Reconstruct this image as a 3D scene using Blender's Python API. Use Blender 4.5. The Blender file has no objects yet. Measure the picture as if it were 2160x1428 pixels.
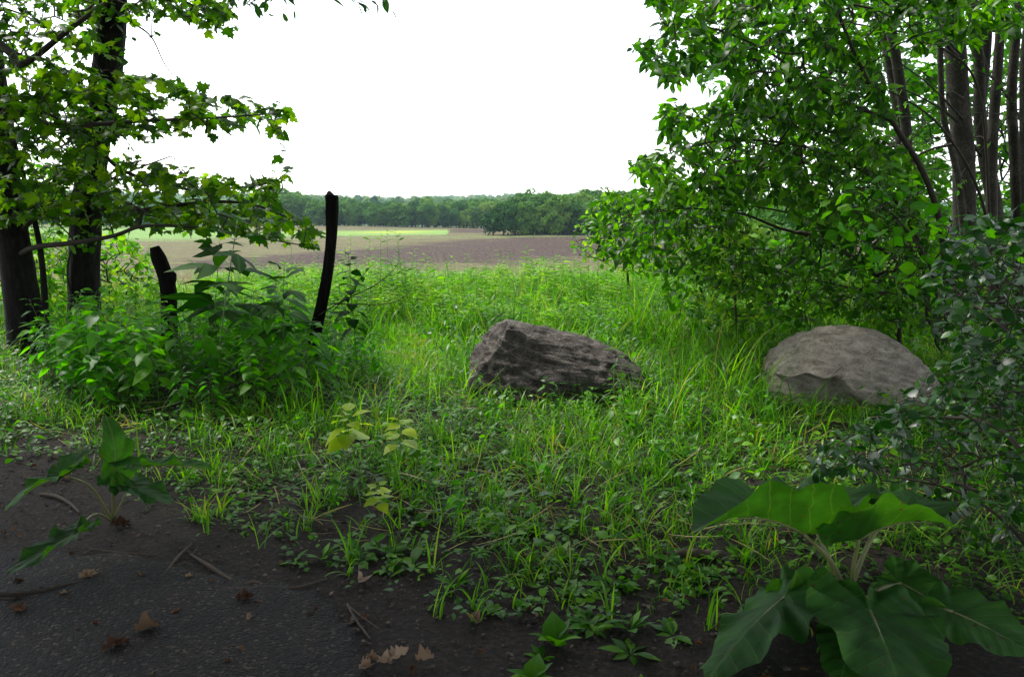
import bpy, math, random
import numpy as np
from mathutils import noise as mnoise, Vector
rng = np.random.default_rng(7)
random.seed(7)
scene = bpy.context.scene
COL = scene.collection

# ------------------------------------------------------------------ camera
CAM = np.array([0.0, 0.0, 1.55])
F = 1680.0
PITCH = math.radians(9.76)
FW = np.array([0, math.cos(PITCH), -math.sin(PITCH)])
UP = np.array([0, math.sin(PITCH), math.cos(PITCH)])
RT = np.array([1.0, 0, 0])
cd = bpy.data.cameras.new("camera")
cd.lens = 28; cd.sensor_width = 36; cd.clip_start = 0.05; cd.clip_end = 9000
cam = bpy.data.objects.new("camera", cd)
cam.location = CAM; cam.rotation_euler = (math.radians(90) - PITCH, 0, 0)
COL.objects.link(cam); scene.camera = cam

def P(px, py, Y):
    d = FW + RT * ((px - 1080) / F) - UP * ((py - 714) / F)
    return CAM + d * (Y / d[1])

def proj(p):
    q = np.asarray(p) - CAM
    z = q @ FW
    z = np.where(np.abs(z) < 1e-6, 1e-6, z)
    return 1080 + F * (q @ RT) / z, 714 - F * (q @ UP) / z, z

# ------------------------------------------------------------------ terrain
TY = [-60, 12.5, 16, 22, 40, 80, 150, 230, 300, 420, 470, 560, 750, 1100, 1600, 2400, 3200]
TZ = [0, 0, -0.35, -1.5, -4.6, -8.6, -9.9, -10.8, -11.8, -12.4, -12.8, -16, -17, -12, -9, -6, -6]
def H(x, y):
    x = np.asarray(x, float); y = np.asarray(y, float)
    z = np.interp(y, TY, TZ)
    a = np.clip((y - 30) / 60, 0, 1) * np.clip((600 - y) / 100, 0, 1)
    z = z + a * (0.7 * np.sin(x * 0.013 + y * 0.021 + 1.0) + 0.45 * np.sin(x * 0.031 - y * 0.017))
    n = np.clip((y - 2) / 3, 0, 1) * np.clip((30 - y) / 10, 0, 1)
    z = z + n * (0.02 * np.sin(x * 2.1 + 1) * np.sin(y * 1.7) + 0.012 * np.sin(x * 5.3 + y * 3.1))
    h = np.clip((y - 600) / 500, 0, 1)
    z = z + h * (5 * np.sin(x * 0.0045 + 0.6) + 3.5 * np.sin(x * 0.011 + y * 0.004) + 9 * np.clip((-x - 150) / 500, 0, 1))
    return z

def G(px, py, zoff=0.0):
    """point on the ground seen at a pixel of the photograph"""
    d = FW + RT * ((px - 1080) / F) - UP * ((py - 714) / F)
    t = (1.55) / -d[2]
    for _ in range(12):
        p = CAM + d * t
        t = (1.55 - float(H(p[0], p[1])) - zoff) / -d[2]
    return CAM + d * t

# ------------------------------------------------------------------ mesh building
class MB:
    def __init__(s):
        s.v = []; s.a = []; s.f = []; s.n = 0; s.uvw = False
    def add(s, v, faces, a=None):
        v = np.asarray(v, float).reshape(-1, 3)
        s.v.append(v)
        if a is None: a = np.zeros((len(v), 3))
        s.a.append(np.asarray(a, float).reshape(-1, 3))
        for f in (faces if isinstance(faces, list) else [faces]):
            f = np.asarray(f, int)
            if len(f): s.f.append(f + s.n)
        s.n += len(v)
    def mesh(s, name, mat, origin=(0, 0, 0), smooth=True):
        me = bpy.data.meshes.new(name)
        if not s.v: return me
        v = np.concatenate(s.v) - np.asarray(origin, float)
        a = np.concatenate(s.a)
        li = np.concatenate([f.ravel() for f in s.f])
        ls = np.concatenate([np.full(len(f), f.shape[1]) for f in s.f])
        st = np.concatenate([[0], np.cumsum(ls)[:-1]])
        me.vertices.add(len(v)); me.vertices.foreach_set("co", v.astype(np.float32).ravel())
        me.loops.add(len(li)); me.loops.foreach_set("vertex_index", li.astype(np.int32))
        me.polygons.add(len(ls)); me.polygons.foreach_set("loop_start", st.astype(np.int32))
        me.update(calc_edges=True)
        me.polygons.foreach_set("use_smooth", np.full(len(ls), smooth))
        at = me.attributes.new("lc", 'FLOAT_VECTOR', 'POINT')
        at.data.foreach_set("vector", a.astype(np.float32).ravel())
        me.materials.append(mat)
        me.update()
        return me

def tag(o, label=None, cat=None, group=None, kind=None):
    if label: o["label"] = label
    if cat: o["category"] = cat
    if group: o["group"] = group
    if kind: o["kind"] = kind
    return o

def empty(name, loc, label, cat, group=None):
    o = bpy.data.objects.new(name, None)
    o.location = [float(c) for c in loc]; o.empty_display_size = 0.1
    COL.objects.link(o)
    return tag(o, label, cat, group)

def obj(name, mb, mat, parent=None, smooth=True, loc=None):
    if parent is not None:
        org = np.array(parent.location)
        if parent.parent is not None: org = org + np.array(parent.parent.location)
    else:
        org = np.zeros(3) if loc is None else np.asarray(loc, float)
    me = mb.mesh(name, mat, org, smooth)
    o = bpy.data.objects.new(name, me)
    COL.objects.link(o)
    if parent is not None: o.parent = parent
    elif loc is not None: o.location = [float(c) for c in loc]
    return o

def meshobj(name, me, parent=None, loc=(0, 0, 0)):
    o = bpy.data.objects.new(name, me); COL.objects.link(o)
    if parent is not None: o.parent = parent
    o.location = loc
    return o

def copy_tree(o, parent=None):
    c = o.copy(); COL.objects.link(c)
    if parent is not None: c.parent = parent
    for ch in list(o.children): copy_tree(ch, c)
    return c

def norm(a):
    a = np.asarray(a, float)
    return a / (np.linalg.norm(a, axis=-1, keepdims=True) + 1e-12)

def smooth_path(pts, n):
    pts = np.asarray(pts, float)
    k = len(pts)
    if k == 2:
        return pts[0] + (pts[1] - pts[0]) * np.linspace(0, 1, n)[:, None]
    ext = np.vstack([2 * pts[0] - pts[1], pts, 2 * pts[-1] - pts[-2]])
    out = []
    for t in np.linspace(0, k - 1 - 1e-6, n):
        i = int(t); u = t - i
        p0, p1, p2, p3 = ext[i:i + 4]
        out.append(0.5 * ((2 * p1) + (-p0 + p2) * u + (2 * p0 - 5 * p1 + 4 * p2 - p3) * u * u + (-p0 + 3 * p1 - 3 * p2 + p3) * u ** 3))
    return np.array(out)

def tube(mb, path, radii, sides=8, bump=0.0, freq=8.0, seed=0.0, caps=True, squash=None, rnd=None):
    path = np.asarray(path, float); n = len(path)
    radii = np.interp(np.linspace(0, 1, n), np.linspace(0, 1, len(radii)), radii)
    t = norm(np.gradient(path, axis=0))
    ref = np.array([0, 1.0, 0]) if abs(t[0][1]) < 0.9 else np.array([1.0, 0, 0])
    V = []
    u = norm(np.cross(t[0], ref))
    for i in range(n):
        u = norm(u - t[i] * (u @ t[i])); w = np.cross(t[i], u)
        for k in range(sides):
            a = 2 * math.pi * k / sides
            d = u * math.cos(a) + w * math.sin(a)
            r = radii[i]
            if squash is not None: r *= squash(a)
            if bump:
                q = path[i] + d * r
                m = mnoise.noise(Vector((math.cos(a) * freq * .35 + seed, math.sin(a) * freq * .35, q[2] * freq * .12)))
                m2 = mnoise.noise(Vector((math.cos(a) * freq + seed, math.sin(a) * freq, q[2] * freq * .45)))
                r *= 1 + bump * (m + 0.6 * (abs(m2) * 2 - .5))
            V.append(path[i] + d * r)
    F4 = []
    for i in range(n - 1):
        for k in range(sides):
            k2 = (k + 1) % sides
            F4.append((i * sides + k, i * sides + k2, (i + 1) * sides + k2, (i + 1) * sides + k))
    fs = [F4]
    if caps:
        V.append(path[0]); V.append(path[-1]); c0, c1 = len(V) - 2, len(V) - 1
        fs.append([(c0, (k + 1) % sides, k) for k in range(sides)] + [(c1, (n - 1) * sides + k, (n - 1) * sides + (k + 1) % sides) for k in range(sides)])
    V = np.array(V)
    rv = random.random() if rnd is None else rnd
    mb.add(V, fs, np.tile([0, 0, rv], (len(V), 1)))

def frusta(mb, A, B, ra, rb, sides=4):
    A = np.asarray(A); B = np.asarray(B); N = len(A)
    if N == 0: return
    t = norm(B - A)
    ref = np.where(np.abs(t[:, 2:3]) < .9, [[0, 0, 1.0]], [[1.0, 0, 0]])
    u = norm(np.cross(t, ref)); w = np.cross(t, u)
    V = np.empty((N, sides * 2, 3))
    for k in range(sides):
        a = 2 * math.pi * k / sides
        d = u * math.cos(a) + w * math.sin(a)
        V[:, k] = A + d * ra[:, None]; V[:, sides + k] = B + d * rb[:, None]
    f = np.array([(k, (k + 1) % sides, sides + (k + 1) % sides, sides + k) for k in range(sides)])
    fa = (f[None] + (np.arange(N) * sides * 2)[:, None, None]).reshape(-1, 4)
    mb.add(V.reshape(-1, 3), [fa])

# ------------------------------------------------------------------ leaf templates: verts (x across, y along, z), faces list, attrs
def strip_leaf(widths, fold=0.25, curl=0.25, wave=0.0):
    n = len(widths); V = []; A = []
    for i, w in enumerate(widths):
        t = i / (n - 1)
        z = -curl * t * t + wave * math.sin(t * 7)
        for s in (-1, 0, 1):
            V.append((s * w, t, z + abs(s) * w * fold)); A.append((s, t, 0))
    Q = []
    for i in range(n - 1):
        for s in (0, 1):
            a = i * 3 + s
            Q.append((a, a + 1, a + 4, a + 3))
    return np.array(V), [np.array(Q)], np.array(A)

def fan_leaf(outline, cz=0.06, droop=0.2):
    """outline: right-hand half points from base to tip; mirrored, fan from a centre on the midrib"""
    r = list(outline); l = [(-x, y) for x, y in reversed(r[1:-1])]
    O = r + l
    V = [(0, 0.32, cz)] + [(x, y, -droop * (x * x + (y - .3) ** 2)) for x, y in O]
    m = len(O)
    T = [(0, 1 + i, 1 + (i + 1) % m) for i in range(m)]
    A = [(0, .32, 0)] + [(np.clip(x * 2, -1, 1), y, 0) for x, y in O]
    return np.array(V), [np.array(T)], np.array(A, float)

ELL = strip_leaf([.02, .19, .24, .17, .015], .25, .22)
ELL2 = strip_leaf([.02, .22, .24, .13, .012], .12, .45, .02)
LOW = strip_leaf([.03, .30, .03], .2, .15)
LOW2 = strip_leaf([.05, .34, .12], .1, .3)
ROUND = strip_leaf([.06, .36, .42, .3, .04], .12, .15)
HEART = strip_leaf([.12, .40, .38, .2, .01], .15, .3)
LANCE = strip_leaf([.01, .10, .11, .06, .005], .3, .35)
PLANT = strip_leaf([.02, .05, .17, .21, .12, .01], .2, .4, .02)
WEED = strip_leaf([.015, .20, .29, .25, .14, .01], .2, .4, .02)
MAPLE = fan_leaf([(0, 0), (.12, .06), (.34, -.04), (.27, .16), (.56, .22), (.46, .36), (.60, .50), (.36, .48), (.24, .56), (.33, .74), (.14, .76), (0, 1.0)])
MAPLE2 = fan_leaf([(0, 0), (.10, .02), (.30, -.08), (.30, .12), (.5, .30), (.42, .40), (.50, .60), (.28, .50), (.18, .60), (.20, .80), (.1, .82), (0, 1.05)], .1, .45)
LOBED = fan_leaf([(0, 0), (.10, .10), (.45, .28), (.62, .62), (.38, .52), (.17, .48), (.20, .72), (0, 1.1)], .05, .35)
BLADE = None

def place(mb, tpls, pos, axis, nrm, size, rnd=None, widen=None):
    """copies of leaf templates"""
    pos = np.asarray(pos, float)
    N = len(pos)
    if N == 0: return
    axis = norm(axis); nrm = nrm - axis * np.sum(nrm * axis, axis=1, keepdims=True)
    nrm = norm(nrm); side = np.cross(axis, nrm)
    size = np.broadcast_to(np.asarray(size, float), (N,))
    if rnd is None: rnd = rng.random(N)
    pick = rng.integers(0, len(tpls), N)
    for ti, (tv, tf, ta) in enumerate(tpls):
        m = pick == ti; n = int(m.sum())
        if n == 0: continue
        sz = size[m][:, None, None]
        V = pos[m][:, None] + sz * (tv[None, :, 0:1] * side[m][:, None] + tv[None, :, 1:2] * axis[m][:, None] + tv[None, :, 2:3] * nrm[m][:, None])
        A = np.broadcast_to(ta[None], (n,) + ta.shape).copy(); A[:, :, 2] = rnd[m][:, None]
        off = (np.arange(n) * len(tv))[:, None, None]
        fs = [(f[None] + off).reshape(-1, f.shape[1]) for f in tf]
        mb.add(V.reshape(-1, 3), fs, A.reshape(-1, 3))

# ------------------------------------------------------------------ branching growth
def grow(mains, attrs, step=0.16, sag=0.0, seed=1, rtip=0.0016, wob=0.12, power=0.5):
    """mains: list of (path points Nx3, r0, r1); attrs: Mx3 points the twigs reach for. returns nodes, parent, radius, nmain"""
    g = np.random.default_rng(seed)
    pts = []; par = []; rad = []
    for path, r0, r1 in mains:
        L = np.linalg.norm(np.diff(path, axis=0), axis=1).sum()
        n = max(4, int(L / (step * 1.0)))
        q = smooth_path(path, n)
        for i, p in enumerate(q):
            pts.append(p); par.append(len(pts) - 2 if i else -1); rad.append(r0 + (r1 - r0) * i / (n - 1))
    nm = len(pts)
    cap = nm + len(attrs) * 24 + 10
    X = np.zeros((cap, 3)); X[:nm] = pts; n = nm
    par = par + [0] * (cap - nm)
    M = np.array(pts)
    dm = np.array([np.min(np.sum((M - a) ** 2, axis=1)) for a in attrs])
    for a in np.asarray(attrs)[np.argsort(dm)]:
        d = np.sqrt(np.sum((X[:n] - a) ** 2, axis=1))
        j = int(np.argmin(d)); D = d[j]
        if D < step * .35: continue
        k = min(22, max(1, int(math.ceil(D / step))))
        off = g.normal(0, wob * D, 3); off[2] += 0.10 * D
        prev = j; base = X[j].copy()
        for i in range(1, k + 1):
            t = i / k
            X[n] = base + (a - base) * t + off * math.sin(math.pi * t) * .6 - np.array([0, 0, sag * D * t * t])
            par[n] = prev; prev = n; n += 1
    X = X[:n]; par = np.array(par[:n])
    desc = np.ones(n)
    for i in range(n - 1, nm - 1, -1):
        desc[par[i]] += desc[i]
    r = rtip * desc ** power
    r[:nm] = rad
    for i in range(nm, n):
        r[i] = min(r[i], r[par[i]] * .95)
    return X, par, r, nm, desc

def add_twigs(mb, gr, sides=4):
    X, par, r, nm, desc = gr
    i = np.arange(nm, len(X)); p = par[i]
    frusta(mb, X[p], X[i], r[p] if False else np.minimum(r[p], r[i] * 1.25), r[i], sides)

def leaf_out(mb, gr, tpls, size, per=3, maxdesc=9, seed=3, droop=.25, flat=.5, spread=.9, jitter=.02, sizevar=.42, cont=.5):
    g = np.random.default_rng(seed)
    X, par, r, nm, desc = gr
    idx = np.arange(nm, len(X)); idx = idx[desc[idx] <= maxdesc]
    e = X[idx] - X[par[idx]]
    pos = []; ax = []; nr = []
    for k in range(per):
        t = (k + g.random(len(idx))) / per
        s = np.where((k + idx) % 2 == 0, 1, -1)[:, None]
        ed = norm(e)
        side = norm(np.cross(ed, np.tile([0, 0, 1.0], (len(idx), 1))) + 1e-4)
        a = ed * cont + side * s * spread + g.normal(0, .35, e.shape) + np.array([0, 0, -droop])
        pos.append(X[par[idx]] + e * t[:, None] + g.normal(0, jitter, e.shape)); ax.append(norm(a))
        nr.append(np.array([0, 0, 1.0]) + g.normal(0, flat, e.shape))
    pos = np.concatenate(pos); N = len(pos)
    place(mb, tpls, pos, np.concatenate(ax), np.concatenate(nr), size * (1 + sizevar * g.uniform(-1, 1, N)), g.random(N))
    return N

def in_poly(x, y, poly):
    c = np.zeros(len(x), bool); n = len(poly)
    for i in range(n):
        x1, y1 = poly[i]; x2, y2 = poly[(i + 1) % n]
        if y1 == y2: continue
        m = ((y1 > y) != (y2 > y)) & (x < (x2 - x1) * (y - y1) / (y2 - y1) + x1)
        c ^= m
    return c

def vol(poly, Y0, Y1, n, seed, hole=None):
    """n points of a leafy volume whose outline follows poly, between two distances"""
    g = np.random.default_rng(seed); out = []
    xs = [p[0] for p in poly]; ys = [p[1] for p in poly]
    while len(out) < n:
        x = g.uniform(min(xs), max(xs), 400); y = g.uniform(min(ys), max(ys), 400)
        m = in_poly(x, y, poly)
        if hole is not None: m &= ~in_poly(x, y, hole)
        for a, b in zip(x[m], y[m]):
            out.append(P(a, b, g.uniform(Y0, Y1)))
    return np.array(out[:n])

# ------------------------------------------------------------------ materials
def newmat(name):
    m = bpy.data.materials.new(name); m.use_nodes = True
    nt = m.node_tree; nt.nodes.clear()
    return m, nt, nt.nodes, nt.links

def ramp(nd, cols, fac=None, lk=None, pos=None):
    r = nd.new('ShaderNodeValToRGB'); cr = r.color_ramp
    n = len(cols)
    for i in range(n):
        p = i / (n - 1) if pos is None else pos[i]
        e = cr.elements[i] if i < 2 else cr.elements.new(p)
        e.position = p; e.color = tuple(cols[i]) + (1,)
    if fac is not None: lk.new(fac, r.inputs[0])
    return r

def math_n(nd, lk, op, a, b=None):
    m = nd.new('ShaderNodeMath'); m.operation = op
    for i, v in enumerate((a, b)):
        if v is None: continue
        if isinstance(v, (int, float)): m.inputs[i].default_value = v
        else: lk.new(v, m.inputs[i])
    return m.outputs[0]

def leafmat(name, cols, pos=None, trans=0.45, tcol=(1.9, 1.75, .6), rough=.42, spec=.5, vein=0.0, patch=3.0, bump=0.0, objvar=0.0, veins=False, spots=False):
    m, nt, nd, lk = newmat(name)
    at = nd.new('ShaderNodeAttribute'); at.attribute_name = "lc"
    sp = nd.new('ShaderNodeSeparateXYZ'); lk.new(at.outputs['Vector'], sp.inputs[0])
    gm = nd.new('ShaderNodeNewGeometry')
    no = nd.new('ShaderNodeTexNoise'); no.inputs['Scale'].default_value = patch
    lk.new(gm.outputs['Position'], no.inputs['Vector'])
    f = math_n(nd, lk, 'ADD', sp.outputs[2], math_n(nd, lk, 'MULTIPLY', math_n(nd, lk, 'SUBTRACT', no.outputs[0], .5), .9))
    if objvar:
        oi = nd.new('ShaderNodeObjectInfo')
        f = math_n(nd, lk, 'ADD', math_n(nd, lk, 'MULTIPLY', f, 1 - objvar), math_n(nd, lk, 'MULTIPLY', oi.outputs['Random'], objvar))
    f = math_n(nd, lk, 'MINIMUM', math_n(nd, lk, 'MAXIMUM', f, 0.001), .999)
    r = ramp(nd, cols, f, lk, pos)
    col = r.outputs[0]
    if spots:
        ns = nd.new('ShaderNodeTexNoise'); ns.inputs['Scale'].default_value = 42; ns.inputs['Detail'].default_value = 3; lk.new(gm.outputs['Position'], ns.inputs['Vector'])
        rs_ = ramp(nd, [(0, 0, 0), (1, 1, 1)], ns.outputs[0], lk, [.66, .70])
        nb_ = nd.new('ShaderNodeTexNoise'); nb_.inputs['Scale'].default_value = 11; nb_.inputs['Detail'].default_value = 5; lk.new(gm.outputs['Position'], nb_.inputs['Vector'])
        rb_ = ramp(nd, [(.72, .72, .72), (1.25, 1.2, 1.1)], nb_.outputs[0], lk, [.35, .65])
        mb_ = nd.new('ShaderNodeMixRGB'); mb_.blend_type = 'MULTIPLY'; mb_.inputs[0].default_value = 1; lk.new(col, mb_.inputs[1]); lk.new(rb_.outputs[0], mb_.inputs[2])
        ms_ = nd.new('ShaderNodeMixRGB'); lk.new(rs_.outputs[0], ms_.inputs[0]); lk.new(mb_.outputs[0], ms_.inputs[1]); ms_.inputs[2].default_value = (.06, .045, .015, 1)
        col = ms_.outputs[0]
    bn = None
    if vein or veins:
        ax = math_n(nd, lk, 'ABSOLUTE', sp.outputs[0])
        rib = math_n(nd, lk, 'LESS_THAN', ax, .06 if not veins else .022)
        v = rib
        if veins:
            nn = nd.new('ShaderNodeTexNoise'); nn.inputs['Scale'].default_value = 5
            lk.new(at.outputs['Vector'], nn.inputs['Vector'])
            q = math_n(nd, lk, 'SUBTRACT', sp.outputs[1], math_n(nd, lk, 'MULTIPLY', ax, .55))
            q = math_n(nd, lk, 'ADD', q, math_n(nd, lk, 'MULTIPLY', nn.outputs[0], .10))
            w = math_n(nd, lk, 'PINGPONG', q, .095)
            w = math_n(nd, lk, 'LESS_THAN', w, .0065)
            q2 = math_n(nd, lk, 'ADD', sp.outputs[1], math_n(nd, lk, 'MULTIPLY', ax, .9))
            w2 = math_n(nd, lk, 'LESS_THAN', math_n(nd, lk, 'PINGPONG', math_n(nd, lk, 'ADD', q2, math_n(nd, lk, 'MULTIPLY', nn.outputs[0], .35)), .033), .0018)
            v = math_n(nd, lk, 'MAXIMUM', rib, math_n(nd, lk, 'MULTIPLY', w, .75))
            v = math_n(nd, lk, 'MAXIMUM', v, math_n(nd, lk, 'MULTIPLY', w2, .3))
            vv = math_n(nd, lk, 'SUBTRACT', math_n(nd, lk, 'PINGPONG', q, .095), 0)
            bn = math_n(nd, lk, 'MULTIPLY', vv, 6.0)
        mx = nd.new('ShaderNodeMixRGB'); lk.new(math_n(nd, lk, 'MULTIPLY', v, vein or .5), mx.inputs[0])
        lk.new(col, mx.inputs[1])
        m2 = nd.new('ShaderNodeMixRGB'); m2.blend_type = 'ADD'; m2.inputs[0].default_value = 1; lk.new(col, m2.inputs[1]); m2.inputs[2].default_value = (.09, .11, .05, 1)
        lk.new(m2.outputs[0], mx.inputs[2])
        col = mx.outputs[0]
    pb = nd.new('ShaderNodeBsdfPrincipled'); lk.new(col, pb.inputs['Base Color'])
    pb.inputs['Roughness'].default_value = rough; pb.inputs['Specular IOR Level'].default_value = spec
    tr = nd.new('ShaderNodeBsdfTranslucent')
    tm = nd.new('ShaderNodeMixRGB'); tm.blend_type = 'MULTIPLY'; tm.inputs[0].default_value = 1
    lk.new(col, tm.inputs[1]); tm.inputs[2].default_value = tuple(tcol) + (1,)
    lk.new(tm.outputs[0], tr.inputs[0])
    if bn is not None or bump:
        b = nd.new('ShaderNodeBump'); b.inputs['Strength'].default_value = bump or .4; b.inputs['Distance'].default_value = .01
        if bn is not None: lk.new(bn, b.inputs['Height'])
        else: lk.new(no.outputs[0], b.inputs['Height'])
        lk.new(b.outputs[0], pb.inputs['Normal'])
    ms = nd.new('ShaderNodeMixShader'); ms.inputs[0].default_value = trans
    lk.new(pb.outputs[0], ms.inputs[1]); lk.new(tr.outputs[0], ms.inputs[2])
    o = nd.new('ShaderNodeOutputMaterial'); lk.new(ms.outputs[0], o.inputs[0])
    return m

def rockmat(name, cols, scale, stretch=(1, 1, 1), bump=.6, dist=.02, rough=.9, pos=None, fine=60.0, spec=.2, rot=(0, 0, 0)):
    m, nt, nd, lk = newmat(name)
    tc = nd.new('ShaderNodeTexCoord'); mp = nd.new('ShaderNodeMapping'); mp.inputs['Scale'].default_value = stretch; mp.inputs['Rotation'].default_value = rot
    lk.new(tc.outputs['Object'], mp.inputs[0])
    n1 = nd.new('ShaderNodeTexNoise'); n1.inputs['Scale'].default_value = scale; n1.inputs['Detail'].default_value = 8; n1.inputs['Roughness'].default_value = .65
    n1.inputs['Distortion'].default_value = .6
    lk.new(mp.outputs[0], n1.inputs['Vector'])
    n2 = nd.new('ShaderNodeTexNoise'); n2.inputs['Scale'].default_value = fine; n2.inputs['Detail'].default_value = 4
    lk.new(mp.outputs[0], n2.inputs['Vector'])
    f = math_n(nd, lk, 'ADD', math_n(nd, lk, 'MULTIPLY', n1.outputs[0], .6), math_n(nd, lk, 'MULTIPLY', n2.outputs[0], .4))
    r = ramp(nd, cols, f, lk, pos)
    pb = nd.new('ShaderNodeBsdfPrincipled'); lk.new(r.outputs[0], pb.inputs['Base Color'])
    pb.inputs['Roughness'].default_value = rough; pb.inputs['Specular IOR Level'].default_value = spec
    b = nd.new('ShaderNodeBump'); b.inputs['Strength'].default_value = bump; b.inputs['Distance'].default_value = dist
    lk.new(f, b.inputs['Height']); lk.new(b.outputs[0], pb.inputs['Normal'])
    o = nd.new('ShaderNodeOutputMaterial'); lk.new(pb.outputs[0], o.inputs[0])
    return m

BARK_D = rockmat("dark_furrowed_bark", [(.003, .0028, .0028), (.010, .009, .008), (.04, .034, .028)], 14, (2.2, 2.2, .35), 1.0, .03, pos=[.3, .5, .75])
BARK_G = rockmat("smooth_grey_bark", [(.008, .0075, .006), (.038, .034, .027), (.11, .10, .08)], 4, (1, 1, .8), .5, .012, pos=[.3, .5, .7])
BARK_T = rockmat("twig_bark", [(.02, .016, .012), (.055, .045, .035)], 30, (1, 1, 1), .4, .005)
CHAR = rockmat("weathered_black_wood", [(.002, .002, .002), (.006, .0056, .005), (.022, .019, .016)], 12, (3, 3, .3), 1.0, .02, pos=[.3, .5, .75], spec=.06)
STICK = rockmat("dead_stick_wood", [(.03, .023, .018), (.08, .062, .048), (.15, .12, .095)], 20, (1, 1, 1), .5, .006)
ROCK_A = rockmat("dark_brown_layered_stone", [(.016, .014, .012), (.07, .061, .053), (.19, .17, .148)], 8, (1, 1.2, 1.8), 1.0, .05, pos=[.36, .5, .64], fine=75.0, rot=(0, .35, 0))
ROCK_B = rockmat("pale_grey_stone", [(.16, .13, .11), (.41, .35, .30), (.60, .53, .47)], 11, (1, 1.1, 1.8), 1.0, .05, pos=[.36, .5, .64], fine=95.0, rot=(0, -.1, 0))
PEB = None

G_MAPLE = leafmat("maple_leaf", [(.014, .055, .002), (.045, .13, .003), (.13, .23, .004)], trans=.62, tcol=(1.6, 1.7, .3), vein=.15, patch=1.2, spec=.2)
G_ELM = leafmat("broad_shrub_leaf", [(.008, .045, .002), (.030, .115, .003), (.10, .25, .004)], trans=.52, tcol=(1.5, 1.75, .3), rough=.42, spec=.25, vein=.2, patch=1.0)
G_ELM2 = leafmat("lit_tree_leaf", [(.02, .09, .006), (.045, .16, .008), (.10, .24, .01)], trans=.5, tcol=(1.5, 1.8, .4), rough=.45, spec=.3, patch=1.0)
G_GLOSS = leafmat("glossy_dark_leaf", [(.005, .032, .004), (.010, .06, .005), (.035, .13, .006)], trans=.3, tcol=(1.4, 1.8, .4), rough=.38, spec=.5, vein=.1)
G_YEL = leafmat("yellow_green_leaf", [(.24, .38, .01), (.38, .52, .015), (.50, .60, .03)], trans=.58, tcol=(1.4, 1.5, .4), spec=.3, vein=.2)
G_WEED = leafmat("weed_leaf", [(.022, .11, .002), (.06, .24, .003), (.16, .40, .005)], trans=.58, tcol=(1.5, 1.9, .3), rough=.45, spec=.28, vein=.35, patch=2, objvar=.25)
G_LOBED = leafmat("dark_lobed_leaf", [(.006, .04, .003), (.012, .06, .003), (.025, .09, .004)], trans=.3, tcol=(1.4, 1.7, .4), vein=.2, rough=.6, spec=.12)
G_GRASS = leafmat("grass_blade", [(.012, .055, .002), (.045, .15, .003), (.11, .29, .004), (.22, .40, .010), (.30, .24, .08)], pos=[0, .35, .7, .9, .97], trans=.45, tcol=(1.5, 1.8, .3), rough=.4, spec=.28, patch=1.6)
G_TALL = leafmat("tall_weed_leaf", [(.02, .09, .004), (.06, .19, .006), (.14, .32, .01), (.28, .38, .03)], trans=.45, tcol=(1.4, 1.7, .4), rough=.55, spec=.2, patch=1.0)
G_SMALL = leafmat("small_weed_leaf", [(.018, .09, .003), (.045, .17, .004), (.13, .31, .006)], trans=.45, tcol=(1.5, 1.8, .3), rough=.42, spec=.28, vein=.2, patch=4)
G_BURD = leafmat("burdock_leaf", [(.016, .075, .010), (.022, .10, .012), (.032, .13, .013)], trans=.45, tcol=(2.9, 2.5, .35), rough=.65, spec=.28, vein=.32, veins=True, patch=5, bump=.5, spots=True)
G_STEM = leafmat("green_stem", [(.05, .11, .015), (.09, .14, .03)], trans=.0, rough=.5)
G_PETI = leafmat("pale_petiole", [(.13, .15, .05), (.18, .19, .07)], trans=.0, rough=.5)
G_DEAD = leafmat("dead_leaf", [(.03, .015, .010), (.08, .036, .018), (.15, .075, .035), (.24, .17, .11)], trans=.12, tcol=(1.2, 1, .7), rough=.8, spec=.15, vein=.3, objvar=.9)
G_DEADL = leafmat("pale_dead_leaf", [(.12, .075, .045), (.22, .15, .10), (.30, .23, .17)], trans=.12, tcol=(1.2, 1, .7), rough=.8, spec=.15, vein=.3, objvar=.9)
G_FAR = leafmat("far_foliage", [(.012, .055, .014), (.035, .11, .018), (.08, .19, .024), (.16, .25, .035)], trans=.25, tcol=(1.3, 1.4, .5), rough=.8, spec=.1, patch=.12, objvar=.7)
G_FAR2 = leafmat("hazed_valley_foliage", [(.03, .09, .035), (.06, .15, .045), (.12, .23, .06), (.24, .30, .09)], trans=.25, tcol=(1.2, 1.3, .7), rough=.8, spec=.1, patch=.012)  # greens paled and blued to carry some of the distance haze
G_CANOPY = leafmat("canopy_leaf", [(.02, .07, .006), (.04, .11, .008)], trans=.25, tcol=(1.4, 1.6, .4), spec=.3)

# ------------------------------------------------------------------ world, sun
w = bpy.data.worlds.new("World"); scene.world = w; w.use_nodes = True
nt = w.node_tree; nt.nodes.clear()
SUN_EL, SUN_AZ = 55, -48      # azimuth clockwise from +Y
sky = nt.nodes.new('ShaderNodeTexSky'); sky.sky_type = 'NISHITA'; sky.sun_disc = False
sky.sun_elevation = math.radians(SUN_EL); sky.sun_rotation = math.radians(SUN_AZ)
sky.dust_density = .6; sky.air_density = 1.0
hs = nt.nodes.new('ShaderNodeHueSaturation'); hs.inputs['Saturation'].default_value = .3; hs.inputs['Value'].default_value = 1.35
bg = nt.nodes.new('ShaderNodeBackground'); bg.inputs[1].default_value = .15
out = nt.nodes.new('ShaderNodeOutputWorld')
nt.links.new(sky.outputs[0], hs.inputs['Color']); nt.links.new(hs.outputs[0], bg.inputs[0]); nt.links.new(bg.outputs[0], out.inputs[0])
sl = bpy.data.lights.new("sun", 'SUN'); sl.energy = 3.5; sl.angle = math.radians(12); sl.color = (1, .96, .9)
so = bpy.data.objects.new("sun", sl); COL.objects.link(so)
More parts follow.
